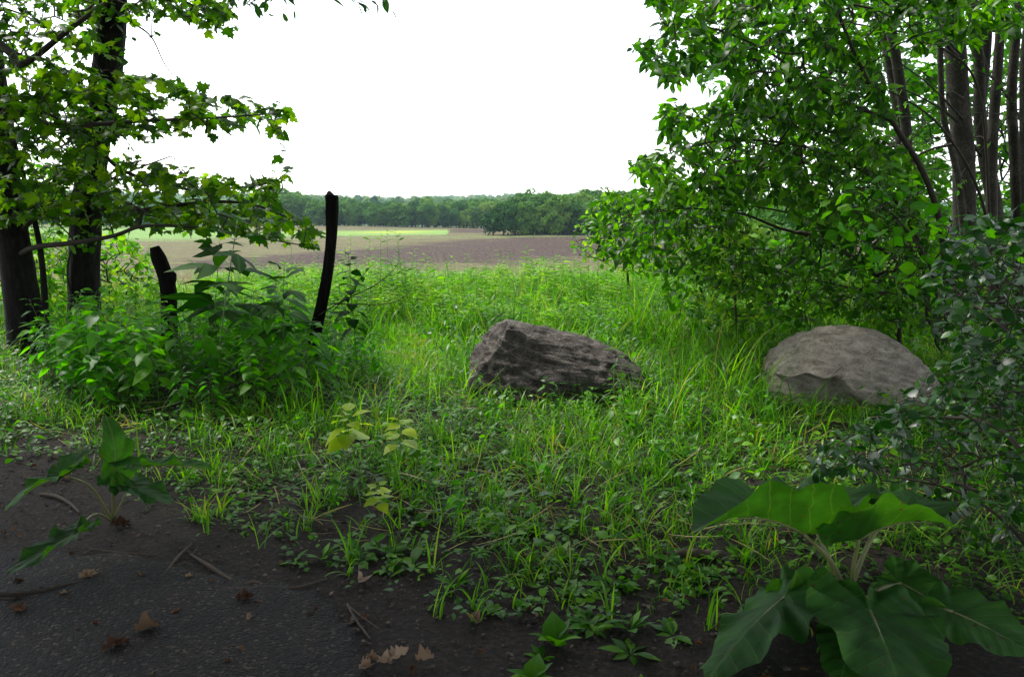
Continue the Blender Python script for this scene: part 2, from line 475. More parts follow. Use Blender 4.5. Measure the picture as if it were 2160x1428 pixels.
el, az = math.radians(SUN_EL), math.radians(SUN_AZ)
dirv = Vector((math.sin(az) * math.cos(el), math.cos(az) * math.cos(el), math.sin(el)))
so.rotation_euler = dirv.to_track_quat('Z', 'Y').to_euler()
so.location = (0, 30, 40)

vs = scene.view_settings
vs.view_transform = 'Standard'; vs.look = 'None'; vs.gamma = 1; vs.exposure = 1.05
scene.render.engine = 'CYCLES'
cy = scene.cycles
cy.max_bounces = 6; cy.diffuse_bounces = 3; cy.glossy_bounces = 2; cy.transmission_bounces = 3; cy.transparent_max_bounces = 4
cy.sample_clamp_indirect = 6; cy.use_denoising = True
cy.use_adaptive_sampling = True; cy.adaptive_threshold = .01
cy.caustics_reflective = False; cy.caustics_refractive = False

# ------------------------------------------------------------------ ground, field, hills
def soilmat():
    m, nt, nd, lk = newmat("leafy_soil")
    gm = nd.new('ShaderNodeNewGeometry')
    def noi(s, d=6, r=.6):
        n = nd.new('ShaderNodeTexNoise'); n.inputs['Scale'].default_value = s; n.inputs['Detail'].default_value = d; n.inputs['Roughness'].default_value = r
        lk.new(gm.outputs['Position'], n.inputs['Vector']); return n.outputs[0]
    a = noi(38, 8, .7); b = noi(2.2); c = noi(160, 3)
    r1 = ramp(nd, [(.005, .0035, .0026), (.020, .014, .010), (.062, .044, .032)], a, lk, [.32, .5, .72])
    r2 = ramp(nd, [(.02, .05, .008), (.06, .14, .015)], noi(6), lk, [.35, .65])
    sp = nd.new('ShaderNodeSeparateXYZ'); lk.new(gm.outputs['Position'], sp.inputs[0])
    # moss and seedlings under the grass, thickening with distance from the path
    mr = nd.new('ShaderNodeMapRange'); mr.inputs['From Min'].default_value = 5.5; mr.inputs['From Max'].default_value = 12.5
    lk.new(sp.outputs[1], mr.inputs[0])
    f = math_n(nd, lk, 'MULTIPLY', mr.outputs[0], .85)
    mx = nd.new('ShaderNodeMixRGB'); lk.new(f, mx.inputs[0]); lk.new(r1.outputs[0], mx.inputs[1]); lk.new(r2.outputs[0], mx.inputs[2])
    pb = nd.new('ShaderNodeBsdfPrincipled'); lk.new(mx.outputs[0], pb.inputs['Base Color']); pb.inputs['Roughness'].default_value = .85; pb.inputs['Specular IOR Level'].default_value = .25
    bu = nd.new('ShaderNodeBump'); bu.inputs['Strength'].default_value = 1; bu.inputs['Distance'].default_value = .03
    lk.new(math_n(nd, lk, 'ADD', a, math_n(nd, lk, 'MULTIPLY', c, .25)), bu.inputs['Height']); lk.new(bu.outputs[0], pb.inputs['Normal'])
    o = nd.new('ShaderNodeOutputMaterial'); lk.new(pb.outputs[0], o.inputs[0])
    return m

def asphaltmat():
    m, nt, nd, lk = newmat("worn_asphalt")
    gm = nd.new('ShaderNodeNewGeometry')
    vo = nd.new('ShaderNodeTexVoronoi'); vo.inputs['Scale'].default_value = 95; lk.new(gm.outputs['Position'], vo.inputs['Vector'])
    n = nd.new('ShaderNodeTexNoise'); n.inputs['Scale'].default_value = 2.5; n.inputs['Detail'].default_value = 5; lk.new(gm.outputs['Position'], n.inputs['Vector'])
    n3 = nd.new('ShaderNodeTexNoise'); n3.inputs['Scale'].default_value = 60; n3.inputs['Detail'].default_value = 6; n3.inputs['Roughness'].default_value = .7; lk.new(gm.outputs['Position'], n3.inputs['Vector'])
    sc = nd.new('ShaderNodeSeparateXYZ'); lk.new(vo.outputs['Color'], sc.inputs[0])
    r = ramp(nd, [(.005, .0046, .0042), (.012, .011, .010), (.027, .024, .022), (.085, .072, .06)], sc.outputs[0], lk, [0, .5, .9, 1])
    r2 = ramp(nd, [(.55, .5, .46), (1.0, .9, .8), (1.5, 1.15, .9)], n.outputs[0], lk, [.35, .55, .7])
    mx = nd.new('ShaderNodeMixRGB'); mx.blend_type = 'MULTIPLY'; mx.inputs[0].default_value = 1
    lk.new(r.outputs[0], mx.inputs[1]); lk.new(r2.outputs[0], mx.inputs[2])
    pb = nd.new('ShaderNodeBsdfPrincipled'); lk.new(mx.outputs[0], pb.inputs['Base Color']); pb.inputs['Roughness'].default_value = .75; pb.inputs['Specular IOR Level'].default_value = .2
    bu = nd.new('ShaderNodeBump'); bu.inputs['Strength'].default_value = 1; bu.inputs['Distance'].default_value = .012
    h = math_n(nd, lk, 'SUBTRACT', math_n(nd, lk, 'MULTIPLY', n3.outputs[0], 1.3), vo.outputs['Distance'])
    lk.new(h, bu.inputs['Height']); lk.new(bu.outputs[0], pb.inputs['Normal'])
    o = nd.new('ShaderNodeOutputMaterial'); lk.new(pb.outputs[0], o.inputs[0])
    return m

def fieldmat():
    m, nt, nd, lk = newmat("ploughed_field")
    at = nd.new('ShaderNodeAttribute'); at.attribute_name = "lc"
    sp = nd.new('ShaderNodeSeparateXYZ'); lk.new(at.outputs['Vector'], sp.inputs[0])
    gm = nd.new('ShaderNodeNewGeometry')
    def noi(s, st=(1, 1, 1), d=6, r=.65):
        mp = nd.new('ShaderNodeMapping'); mp.inputs['Scale'].default_value = st; lk.new(gm.outputs['Position'], mp.inputs[0])
        n = nd.new('ShaderNodeTexNoise'); n.inputs['Scale'].default_value = s; n.inputs['Detail'].default_value = d; n.inputs['Roughness'].default_value = r
        lk.new(mp.outputs[0], n.inputs['Vector']); return n.outputs[0]
    a = noi(1.3, (1, .5, 1), 8, .75); b = noi(.09, (1, .8, 1)); c = noi(.35, (.25, 1.6, 1), 4)
    soil = ramp(nd, [(.020, .013, .010), (.060, .040, .032), (.135, .098, .07)], a, lk, [.35, .5, .66])
    stub = ramp(nd, [(.055, .038, .026), (.135, .11, .06), (.13, .20, .035)], math_n(nd, lk, 'ADD', math_n(nd, lk, 'MULTIPLY', a, .6), math_n(nd, lk, 'MULTIPLY', c, .4)), lk, [.38, .5, .62])
    crop = ramp(nd, [(.08, .17, .04), (.16, .28, .07), (.26, .36, .10)], a, lk, [.35, .5, .65])
    x1 = nd.new('ShaderNodeMixRGB'); x1.name = 's'
    f1 = math_n(nd, lk, 'ADD', sp.outputs[0], math_n(nd, lk, 'MULTIPLY', math_n(nd, lk, 'SUBTRACT', math_n(nd, lk, 'ADD', math_n(nd, lk, 'MULTIPLY', b, .4), math_n(nd, lk, 'MULTIPLY', c, .6)), .5), 3.0))
    r1 = ramp(nd, [(0, 0, 0), (1, 1, 1)], f1, lk, [.35, .65])
    lk.new(r1.outputs[0], x1.inputs[0]); lk.new(soil.outputs[0], x1.inputs[1]); lk.new(stub.outputs[0], x1.inputs[2])
    x2 = nd.new('ShaderNodeMixRGB')
    f2 = math_n(nd, lk, 'ADD', sp.outputs[1], math_n(nd, lk, 'MULTIPLY', math_n(nd, lk, 'SUBTRACT', math_n(nd, lk, 'ADD', math_n(nd, lk, 'MULTIPLY', a, .5), math_n(nd, lk, 'MULTIPLY', c, .5)), .5), 2.4))
    r2 = ramp(nd, [(0, 0, 0), (1, 1, 1)], f2, lk, [.3, .75])
    lk.new(r2.outputs[0], x2.inputs[0]); lk.new(x1.outputs[0], x2.inputs[1]); lk.new(crop.outputs[0], x2.inputs[2])
    x3 = nd.new('ShaderNodeMixRGB'); lk.new(sp.outputs[2], x3.inputs[0]); lk.new(x2.outputs[0], x3.inputs[1]); x3.inputs[2].default_value = (.38, .40, .05, 1)
    # drill rows
    mpw = nd.new('ShaderNodeMapping'); mpw.inputs['Rotation'].default_value = (0, 0, .22); lk.new(gm.outputs['Position'], mpw.inputs[0])
    wv = nd.new('ShaderNodeTexWave'); wv.bands_direction = 'Y'; wv.inputs['Scale'].default_value = .11; wv.inputs['Distortion'].default_value = 3; wv.inputs['Detail'].default_value = 3; wv.inputs['Detail Scale'].default_value = .4
    lk.new(mpw.outputs[0], wv.inputs['Vector'])
    rw = ramp(nd, [(.6, .6, .6), (1.1, 1.1, 1.1)], wv.outputs['Fac'], lk)
    x4 = nd.new('ShaderNodeMixRGB'); x4.blend_type = 'MULTIPLY'; x4.inputs[0].default_value = 1; lk.new(x3.outputs[0], x4.inputs[1]); lk.new(rw.outputs[0], x4.inputs[2]); x3 = x4
    pb = nd.new('ShaderNodeBsdfPrincipled'); lk.new(x3.outputs[0], pb.inputs['Base Color']); pb.inputs['Roughness'].default_value = .95; pb.inputs['Specular IOR Level'].default_value = .1
    bu = nd.new('ShaderNodeBump'); bu.inputs['Strength'].default_value = .8; bu.inputs['Distance'].default_value = .6
    lk.new(a, bu.inputs['Height']); lk.new(bu.outputs[0], pb.inputs['Normal'])
    o = nd.new('ShaderNodeOutputMaterial'); lk.new(pb.outputs[0], o.inputs[0])
    return m

def gauss(v, c, s): return np.exp(-((v - c) / s) ** 2)

def sheet(name, ys, ncol, half, mat, attrf=None, label=None):
    U = np.linspace(-1, 1, ncol)
    yy = np.repeat(ys, ncol); hw = half(yy)
    xx = np.tile(U, len(ys)) * hw
    V = np.stack([xx, yy, H(xx, yy)], 1)
    i = np.arange(len(ys) - 1)[:, None] * ncol + np.arange(ncol - 1)[None]
    i = i.ravel()
    Fq = np.stack([i, i + 1, i + 1 + ncol, i + ncol], 1)
    mb = MB(); mb.add(V, [Fq], attrf(V) if attrf else None)
    o = obj(name, mb, mat); o["kind"] = "structure"
    if label: o["label"] = label
    return o

def half(y): return 30 + 1.2 * np.maximum(y, 0)
sheet("ground", np.concatenate([np.arange(-30, 1, 1.0), np.arange(1.1, 18, .1), np.arange(18, 60.5, .8)[:-1], [60.0]]), 500, half, soilmat())

def field_attr(V):
    px, py, z = proj(V)
    # diagonal band of bare dark soil rising to the right, stubble elsewhere
    band = 560 - (px - 430) * .052
    soil = gauss(py, band + 0, 13 + np.clip((px - 600) / 30, 0, 16)) * np.clip((px - 330) / 150, 0, 1)
    soil2 = gauss(py, 488, 4) * gauss(px, 985, 60)
    soil3 = gauss(py, 535, 14) * gauss(px, 900, 190)
    s = .95 - 1.15 * np.maximum(np.maximum(soil, soil2), soil3)
    s = s - .35 * gauss(py, 478, 8) * (px > 560)
    green = .12 + 1.2 * gauss(py, 494 - (px - 620) * .012, 5) * (px > 520) * (px < 945)
    green = np.maximum(green, 1.1 * (px < 600) * gauss(py, 492, 17) * np.clip((600 - px) / 200, 0, 1))
    green = np.maximum(green, .8 * np.clip((py - 585) / 25, 0, 1))
    green = np.maximum(green, .42 * gauss(py, 503 - (px - 620) * .008, 4) * (px > 560))
    green = np.maximum(green, .38 * gauss(py, 575, 7))
    yel = .8 * gauss(py, 492.5 - (px - 620) * .012, 2.2) * gauss(px, 830, 75)
    return np.stack([s, green, yel], 1)
FIELD = fieldmat()
sheet("field", np.geomspace(60, 520, 330), 420, half, FIELD, field_attr)
HILL = rockmat("wooded_hill", [(.02, .04, .018), (.04, .075, .03), (.08, .11, .05)], .05, (1, 1, 1), .2, 1)
o = sheet("hills", np.geomspace(520, 3200, 60), 160, lambda y: 120 + 1.3 * y, HILL)

# asphalt path
edge_px = [(-420, 1120), (-120, 1140), (120, 1165), (300, 1178), (430, 1205), (560, 1228), (660, 1246), (705, 1290), (752, 1345), (775, 1428), (800, 1520), (830, 1640)]
E = [G(a, b)[:2] for a, b in edge_px]
E = smooth_path(np.array([[e[0], e[1], 0] for e in E]), 150)[:, :2]
mb = MB(); n = len(E)
rows = []
for k, t in enumerate(np.linspace(0, 1, 40) ** 1.5):
    tgt = np.array([-4.2, -1.5]) + np.stack([np.linspace(-3, 4.5, n), np.zeros(n)], 1)
    q = E * (1 - t) + tgt * t
    jit = rng.normal(0, .012, n) + .02 * np.sin(np.arange(n) * .55) + .015 * np.sin(np.arange(n) * .21)
    q[:, 1] += jit * max(0, 1 - t * 25)
    z = H(q[:, 0], q[:, 1]) + .004 + .010 * min(1, k / 2)
    rows.append(np.stack([q[:, 0], q[:, 1], z], 1))
V = np.concatenate(rows)
i = (np.arange(39)[:, None] * n + np.arange(n - 1)[None]).ravel()
mb.add(V, [np.stack([i, i + n, i + n + 1, i + 1], 1)])
o = obj("path", mb, asphaltmat()); o["kind"] = "structure"; o["label"] = "worn dark asphalt path crumbling at its edge"
PATH_E = E

# ------------------------------------------------------------------ density maps in ground terms
LUSH = ([-600, 0, 500, 700, 950, 1150, 1400, 1700, 2160, 2600], [820, 850, 875, 920, 1010, 1130, 1200, 1200, 1110, 1110])
BARE = ([-600, 0, 300, 560, 800, 1000, 1200, 1500, 2160, 2600], [960, 1000, 1080, 1205, 1290, 1390, 1480, 1560, 1560, 1560])
def cover(V):
    px, py, z = proj(V)
    l = np.interp(px, *LUSH); b = np.interp(px, *BARE)
    return np.clip((b - py) / (b - l), 0, 1)

ROCKS = []   # (centre xy, half width, half depth) kept clear of grass roots
def clear_of_rocks(x, y):
    m = np.ones(len(x), bool)
    for cx, cy, a, b in ROCKS: m &= ((x - cx) / a) ** 2 + ((y - cy) / b) ** 2 > 1
    return m

def fan_points(n, Y0, Y1, g, wide=.68):
    y = np.sqrt(g.uniform(Y0 ** 2, Y1 ** 2, n)); x = g.uniform(-1, 1, n) * (y * wide + .3)
    return x, y

def blades(mb, x, y, L, g, width=.004, bend=1.3, seg=4, lean=.35, rnd=None):
    N = len(x)
    az = g.uniform(0, 2 * math.pi, N); th0 = np.abs(g.normal(0, lean, N)); bd = g.uniform(.2, 1, N) ** 1.2 * bend
    d = np.stack([np.cos(az), np.sin(az), np.zeros(N)], 1)
    tw = az + math.pi / 2 + g.normal(0, .5, N)
    s = np.stack([np.cos(tw), np.sin(tw), np.zeros(N)], 1)
    p = np.stack([x, y, H(x, y) - .005], 1)
    V = np.empty((N, (seg + 1) * 2, 3)); wd = width * (0.6 + .8 * g.random(N))
    for k in range(seg + 1):
        t = k / seg
        w = wd * (1 - t ** 2.2 * .93) * (.65 + .7 * t if t < .5 else 1)
        V[:, 2 * k] = p - s * w[:, None]; V[:, 2 * k + 1] = p + s * w[:, None]
        th = th0 + bd * (t + .5 / seg) ** 1.4
        p = p + (d * np.sin(th)[:, None] + np.array([0, 0, 1.0]) * np.cos(th)[:, None]) * (L / seg)[:, None]
    f = np.array([(2 * k, 2 * k + 1, 2 * k + 3, 2 * k + 2) for k in range(seg)])
    fa = (f[None] + (np.arange(N) * (seg + 1) * 2)[:, None, None]).reshape(-1, 4)
    A = np.zeros((N, (seg + 1) * 2, 3)); A[:, :, 2] = (g.random(N) if rnd is None else rnd)[:, None]
    A[:, :, 0] = .5; A[:, :, 1] = (np.arange((seg + 1) * 2) // 2 / seg)[None]
    mb.add(V.reshape(-1, 3), [fa], A.reshape(-1, 3))


# ------------------------------------------------------------------ boulders
def boulder(name, label, outline, Y, depth, mat, seed, tilt, under, cuts, ex=.62, amp=.03):
    xs = np.array([P(a, b, Y)[0] for a, b in outline]); zs = np.array([P(a, b, Y)[2] for a, b in outline])
    x0, x1 = xs[0], xs[-1]; cx = (x0 + x1) / 2; hw = (x1 - x0) / 2
    nu, nv = 340, 170
    u = np.linspace(0, 2 * math.pi, nu, endpoint=False); v = np.linspace(-math.pi / 2, math.pi / 2, nv)
    def sp(a, e): return np.sign(a) * np.abs(a) ** e
    Uu, Vv = np.meshgrid(u, v)
    sx = sp(np.cos(Vv), ex) * sp(np.cos(Uu), ex * .9); sy = sp(np.cos(Vv), ex) * sp(np.sin(Uu), ex); sz = sp(np.sin(Vv), ex * 1.1)
    X = cx + sx * hw
    T = np.interp(X, xs, zs)
    Z = np.where(sz > 0, sz * T, sz * .12)
    Yy = Y + sy * depth + tilt * np.clip(sz, 0, 1)
    V = np.stack([X, Yy, Z], -1).reshape(-1, 3)
    # front undercut
    rel = (Z / np.maximum(T, .05)).ravel(); fr = np.clip(-sy.ravel(), 0, 1)
    xn = (V[:, 0] - cx) / hw
    line = under[0] * np.clip((under[3] - xn) / .35, 0, 1) + under[1] * xn + .05 * np.sin(V[:, 0] * 9 + 1) + .03 * np.sin(V[:, 0] * 31)
    V[:, 1] += fr * under[2] * np.clip((line - rel) / .06, 0, 1)
    for nrm_, d in cuts:
        nn = norm(np.array(nrm_, float)); c = np.array([cx, Y, 0])
        t = (V - c) @ nn - d
        V -= nn * np.maximum(t, 0)[:, None] * .92
    N = len(V); disp = np.zeros(N)
    for i in range(N):
        p = V[i]
        q = Vector((p[0] * 2.2 + seed, p[1] * 2.2, p[2] * 2.6)); q2 = Vector((p[0] * 3 + seed, p[1] * 5, p[2] * 16 + p[0] * 4))
        q3 = Vector((p[0] * 17, p[1] * 17 + seed, p[2] * 24))
        q4 = Vector((p[0] * 7 + seed, p[1] * 12, p[2] * 46 + p[0] * 10 + 2 * mnoise.noise(q)))
        disp[i] = mnoise.noise(q) * amp * 1.6 + (1 - abs(mnoise.noise(q2)) * 2) * amp * .7 + mnoise.noise(q3) * amp * .4 + (1 - abs(mnoise.noise(q4)) * 2) * amp * .28
    c = np.array([cx, Y + .05, .1]); V += norm(V - c) * disp[:, None]
    i = (np.arange(nv - 1)[:, None] * nu + np.arange(nu)[None]); j = (np.arange(nv - 1)[:, None] * nu + (np.arange(nu)[None] + 1) % nu)
    Fq = np.stack([i.ravel(), j.ravel(), j.ravel() + nu, i.ravel() + nu], 1)
    mb = MB(); mb.add(V, [Fq])
    o = obj(name, mb, mat, loc=(cx, Y, 0)); tag(o, label, "boulder")
    ROCKS.append((cx, Y + .03, hw * .97, depth * 1.0))
    return o
boulder("boulder", "dark brown wedge shaped boulder with a high left end sloping down to the right",
        [(988, 760), (992, 700), (1003, 683), (1030, 677), (1070, 682), (1130, 699), (1200, 718), (1265, 738), (1320, 750), (1352, 766), (1372, 820)],
        6.25, .36, ROCK_A, 3.0, .12, (.30, 0, .05, 1.5), [((-.35, -1, .35), .34), ((.5, -1, .9), .44), ((.1, -1, 2.2), .60), ((-1, -.5, .9), .62)], .58, .032)
boulder("boulder", "pale grey rounded boulder with a chipped undercut front beside the glossy bush",
        [(1622, 775), (1640, 754), (1680, 735), (1720, 719), (1765, 710), (1830, 708), (1885, 715), (1930, 733), (1958, 756), (1980, 792), (1994, 832)],
        6.2, .46, ROCK_B, 11.0, .26, (.50, -.06, .20, -.05), [((-.9, -1, -.1), .50), ((.25, -1, 1.3), .62), ((1, -.6, .8), .66), ((-.5, -.9, 1.8), .60), ((.45, -1, .35), .47)], .66, .027)

# ------------------------------------------------------------------ old posts
def post(label, path_px, Y, radii, knobs=()):
    path = smooth_path([P(a, b, Y) for a, b in path_px], 40)
    path[-1, 2] = min(path[-1, 2], float(H(path[-1, 0], path[-1, 1])) - .05)
    mb = MB(); sq = lambda a: 1 / max(abs(math.cos(a)), abs(math.sin(a))) ** .55
    tube(mb, path, radii, 20, .10, 6, 4.0, squash=sq)
    for (a, b, r, l) in knobs:
        c = P(a, b, Y - .01)
        tube(mb, smooth_path([c + [0, 0, l], c + [.006, 0, l * .3], c + [0, 0, -l]], 14), [r * .25, r, r * .9, r * .35], 10, .2, 6, 2.0)
    o = obj("fence_post", mb, CHAR, loc=(path[-1, 0], path[-1, 1], 0))
    return tag(o, label, "post")
post("tall black weathered post curving slightly, with a knobbed top, in the weeds", [(701, 411), (700, 450), (699, 500), (692, 570), (680, 640), (665, 710), (655, 800)], 7.0,
     [.052, .054, .046, .045, .047, .049, .05, .055], [(695, 428, .045, .10)])
post("short black broken post with a bent top between the tree and the tall post", [(326, 521), (335, 545), (350, 585), (357, 620), (357, 660), (358, 760)], 7.6,
     [.04, .062, .062, .068, .066, .066], [(362, 590, .045, .09)])

# ------------------------------------------------------------------ left trees
def trunk_path(px, Y, n=50):
    return smooth_path([P(a, b, Y) if b < 900 else P(a, b, Y) for a, b in px], n)

def tree(name, label, cat, trunks, mains, attrs, tpls, lmat, size, per, bark, seed, group=None, step=.16, leafkw=None, growkw=None, sides=14, branchname="branch"):
    """trunks: (path, radii, bump) list; mains: (path, r0, r1)"""
    base = trunks[0][0][-1] if trunks else mains[0][0][0]
    e = empty(name, (base[0], base[1], float(H(base[0], base[1]))), label, cat, group)
    if trunks:
        mb = MB()
        for path, radii, bp in trunks: tube(mb, path, radii, sides, bp, 5, seed * 1.7)
        obj("trunk", mb, bark, e)
    gr = grow(mains, attrs, step=step, seed=seed, **(growkw or {}))
    mb = MB()
    for path, r0, r1 in mains: tube(mb, smooth_path(path, max(8, int(len(path) * 6))), [r0, r1], 7, .12, 20, seed)
    add_twigs(mb, gr)
    obj(branchname, mb, BARK_T if bark is not BARK_G else BARK_G, e)
    mb = MB(); nl = leaf_out(mb, gr, tpls, size, per, seed=seed, **(leafkw or {}))
    obj("crown", mb, lmat, e)
    print(label[:40], "leaves", nl)
    return e

YA, YB = 8.2, 8.9
tA = trunk_path([(-60, -160), (-45, 0), (-12, 250), (18, 450), (42, 600), (56, 700), (62, 790)], YA)
tB = trunk_path([(240, -160), (236, 0), (226, 150), (203, 280), (188, 400), (180, 500), (179, 640), (180, 760)], YB)
R1 = [(-60, -80), (500, -80), (488, 60), (440, 80), (400, 45), (330, 30), (262, 70), (262, 140), (200, 210), (-60, 270)]
R2 = [(-60, 205), (200, 150), (350, 165), (410, 190), (520, 208), (600, 222), (618, 238), (600, 285), (530, 270), (450, 282), (330, 290), (200, 300), (-60, 340)]
R3 = [(-60, 320), (180, 290), (260, 335), (420, 350), (500, 392), (540, 370), (612, 358), (600, 395), (560, 415), (655, 470), (690, 505), (655, 528), (560, 505), (420, 488), (220, 470), (60, 470), (-60, 500)]
def pl(pts): return np.array([P(a, b, Y) for a, b, Y in pts])
mA = [(pl([(-40, 60, 8.2), (20, 110, 7.9), (50, 135, 7.7), (150, 60, 7.4), (260, -20, 7.2)]), .05, .015),
      (pl([(-10, 260, 8.2), (30, 228, 7.9), (100, 262, 7.6), (180, 264, 7.5), (300, 256, 7.4), (430, 250, 7.2), (560, 242, 7.1)]), .04, .006),
      (pl([(35, 540, 8.2), (75, 522, 7.9), (160, 512, 7.7), (240, 498, 7.6), (300, 478, 7.4), (400, 479, 7.2), (500, 494, 7.1), (640, 518, 7.0)]), .032, .005),
      (pl([(40, 490, 8.2), (80, 455, 8.0), (120, 440, 8.3), (230, 380, 8.4), (360, 330, 8.3)]), .03, .006)]
TB = [(186, 340), (206, 200), (212, -80), (262, -80), (256, 100), (246, 200), (226, 340)]
attrA = np.concatenate([vol(R1, 6.9, 8.8, 400, 1, TB), vol(R2, 6.9, 8.0, 290, 2, TB), vol(R3, 6.8, 8.2, 280, 3)])
tree("maple_tree", "dark maple trunk leaning out of the left edge, with leafy limbs reaching right", "tree",
     [(tA, [.15, .15, .15, .155, .16, .17, .18, .21], .10), (trunk_path([(30, 300), (62, 420), (84, 520), (94, 620), (100, 760)], YA - .1), [.02, .026, .03, .036], .1)],
     mA, attrA, [MAPLE, MAPLE2], G_MAPLE, .102, 2, BARK_D, 21, sides=28, leafkw=dict(maxdesc=14, flat=.55, droop=.35, spread=.8))
mBm = [(pl([(205, 430, 8.9), (250, 448, 8.5), (330, 440, 8.3), (420, 428, 8.1), (510, 428, 8.0), (590, 452, 7.9), (680, 500, 7.8)]), .032, .005),
       (pl([(200, 300, 8.9), (260, 360, 8.7), (400, 400, 8.5), (560, 388, 8.4), (605, 365, 8.4)]), .025, .005),
       (pl([(235, 30, 8.9), (280, 50, 8.6), (320, 80, 8.5), (350, 140, 8.4), (400, 200, 8.4)]), .014, .003),
       (pl([(238, -60, 8.9), (300, -70, 8.6), (420, -60, 8.5), (500, -20, 8.4)]), .03, .01)]
attrB = np.concatenate([vol([(240, -80), (500, -80), (490, 60), (440, 78), (400, 40), (300, 28)], 8.2, 9.4, 130, 4), vol(R2, 8.0, 9.6, 180, 5), vol(R3, 7.9, 9.8, 380, 6)])
tree("maple_tree", "upright dark trunk with furrowed bark, wrapped in vine leaves, second from the left edge", "tree",
     [(tB, [.16, .155, .15, .145, .15, .155, .16, .175, .22], .12)],
     mBm, attrB, [MAPLE, MAPLE2], G_MAPLE, .102, 2, BARK_D, 22, sides=28, leafkw=dict(maxdesc=14, flat=.55, droop=.35, spread=.8))
# vine on the second trunk
e = empty("climbing_vine", (float(tB[-1][0]), float(tB[-1][1]) - .2, 0), "round leaved green vine climbing the upright dark trunk", "vine")
vp = tB[::-1] + np.array([0, -.19, 0])[None] + np.stack([.09 * np.sin(np.arange(50) * .45), np.zeros(50), np.zeros(50)], 1)
g = np.random.default_rng(5)
va = []
for k in range(230):
    t = g.uniform(.28, 1); q = vp[int(t * 49)]
    ww = .16 + .28 * math.exp(-((t - .55) / .14) ** 2) + .15 * math.exp(-((t - .9) / .1) ** 2)
    va.append(q + [g.normal(0, ww * .6), -abs(g.normal(0, .10)), g.normal(0, .08)])
gr = grow([(vp, .012, .005)], np.array(va), step=.1, seed=5)
mb = MB(); tube(mb, vp, [.014, .006], 6); add_twigs(mb, gr); obj("stem", mb, BARK_T, e)
mb = MB(); leaf_out(mb, gr, [ROUND, ELL], .085, 2, seed=6, maxdesc=6, flat=.8, droop=.5); obj("foliage", mb, G_ELM, e)

# ------------------------------------------------------------------ shrubs and trees, right side
# tall grey trunks
def ptrunk(px, Y, r, label, seed, crown_attr, mains, bump=.05, size=.06, lm=None, n=None):
    return tree("slender_tree", label, "tree", [(trunk_path(p, Y + dy), rr, bump) for p, dy, rr in px], mains, crown_attr, [ELL, ELL2], lm or G_ELM2, size, 3, BARK_G, seed, "grey trunks on the right", sides=16, leafkw=dict(maxdesc=10, flat=.9))
UPR = [(1760, -80), (2240, -80), (2240, 120), (2100, 60), (1960, 90), (1880, 20), (1780, 60)]
BG1 = [(1640, 0), (1860, -60), (2240, -60), (2240, 300), (2180, 480), (1900, 470), (1750, 300)]
ptrunk([([(2003, -160), (2008, 0), (2015, 100), (2022, 220), (2032, 330), (2034, 500), (2035, 640)], 0, [.09, .093, .10, .105, .112, .125]),
        ([(1978, -100), (1982, 60), (1988, 230), (2008, 320), (2024, 400), (2040, 560)], -.15, [.026, .028, .032, .045])], 8.4, 0,
       "thickest grey trunk at right, with a thin stem twining up its left side", 31, vol(UPR, 7.6, 9.4, 70, 31),
       [(pl([(2020, 120, 8.3), (1980, 85, 8.1), (1900, 68, 8.0), (1800, 50, 8.0)]), .02, .006), (pl([(2030, 250, 8.3), (1960, 180, 8.0), (1880, 120, 7.9)]), .012, .004)])
ptrunk([([(2046, -120), (2054, 40), (2066, 150), (2066, 230), (2078, 330), (2098, 440), (2108, 640)], 0, [.048, .05, .056, .064, .08, .095]),
        ([(2092, -120), (2084, 30), (2078, 120), (2068, 220)], .1, [.05, .05, .055, .055])], 8.8, 0,
       "dark forked trunk just right of the thickest grey trunk", 32, vol(UPR, 8.4, 10, 50, 32),
       [(pl([(2070, 330, 8.7), (2010, 250, 8.3), (1930, 200, 8.1), (1850, 170, 8.0)]), .016, .004)])
ptrunk([([(2118, -120), (2112, 30), (2104, 150), (2094, 300), (2092, 440), (2096, 640)], 0, [.042, .045, .05, .054, .06])], 8.6, 0,
       "straight slim grey trunk, third from the right edge", 33, vol(BG1, 8.4, 10, 70, 33), [(pl([(2098, 300, 8.6), (2140, 260, 8.5), (2180, 200, 8.4)]), .01, .004)])
ptrunk([([(2152, -120), (2144, 60), (2134, 200), (2140, 330), (2146, 480), (2150, 660)], 0, [.042, .044, .048, .052, .06])], 8.2, 0,
       "slightly crooked grey trunk close to the right edge", 34, vol(BG1, 8.0, 9.6, 50, 34), [(pl([(2138, 230, 8.2), (2100, 170, 8.2), (2060, 150, 8.1)]), .01, .004)])
ptrunk([([(2195, -60), (2168, 100), (2166, 300), (2172, 480), (2176, 660)], 0, [.05, .06, .07, .08])], 8.0, 0,
       "thin grey trunk cut by the right edge", 35, vol(BG1, 8.2, 9.6, 40, 35), [(pl([(2166, 300, 8.0), (2140, 220, 8.1)]), .01, .004)])
ptrunk([([(1846, -120), (1852, 0), (1868, 80), (1884, 170), (1898, 260), (1908, 400), (1915, 640)], 0, [.05, .055, .06, .065, .075]),
        ([(1858, -120), (1866, 0), (1878, 60), (1896, 160), (1912, 280), (1918, 420), (1922, 640)], -.25, [.045, .05, .055, .06, .07])], 9.6, 0,
       "pair of pale slim stems leaning left behind the big shrub", 36, vol([(1760, 60), (2000, 40), (2020, 300), (1900, 420), (1760, 300)], 9.2, 11, 120, 36),
       [(pl([(1900, 300, 9.6), (1850, 200, 9.8), (1800, 140, 9.9)]), .012, .004)])

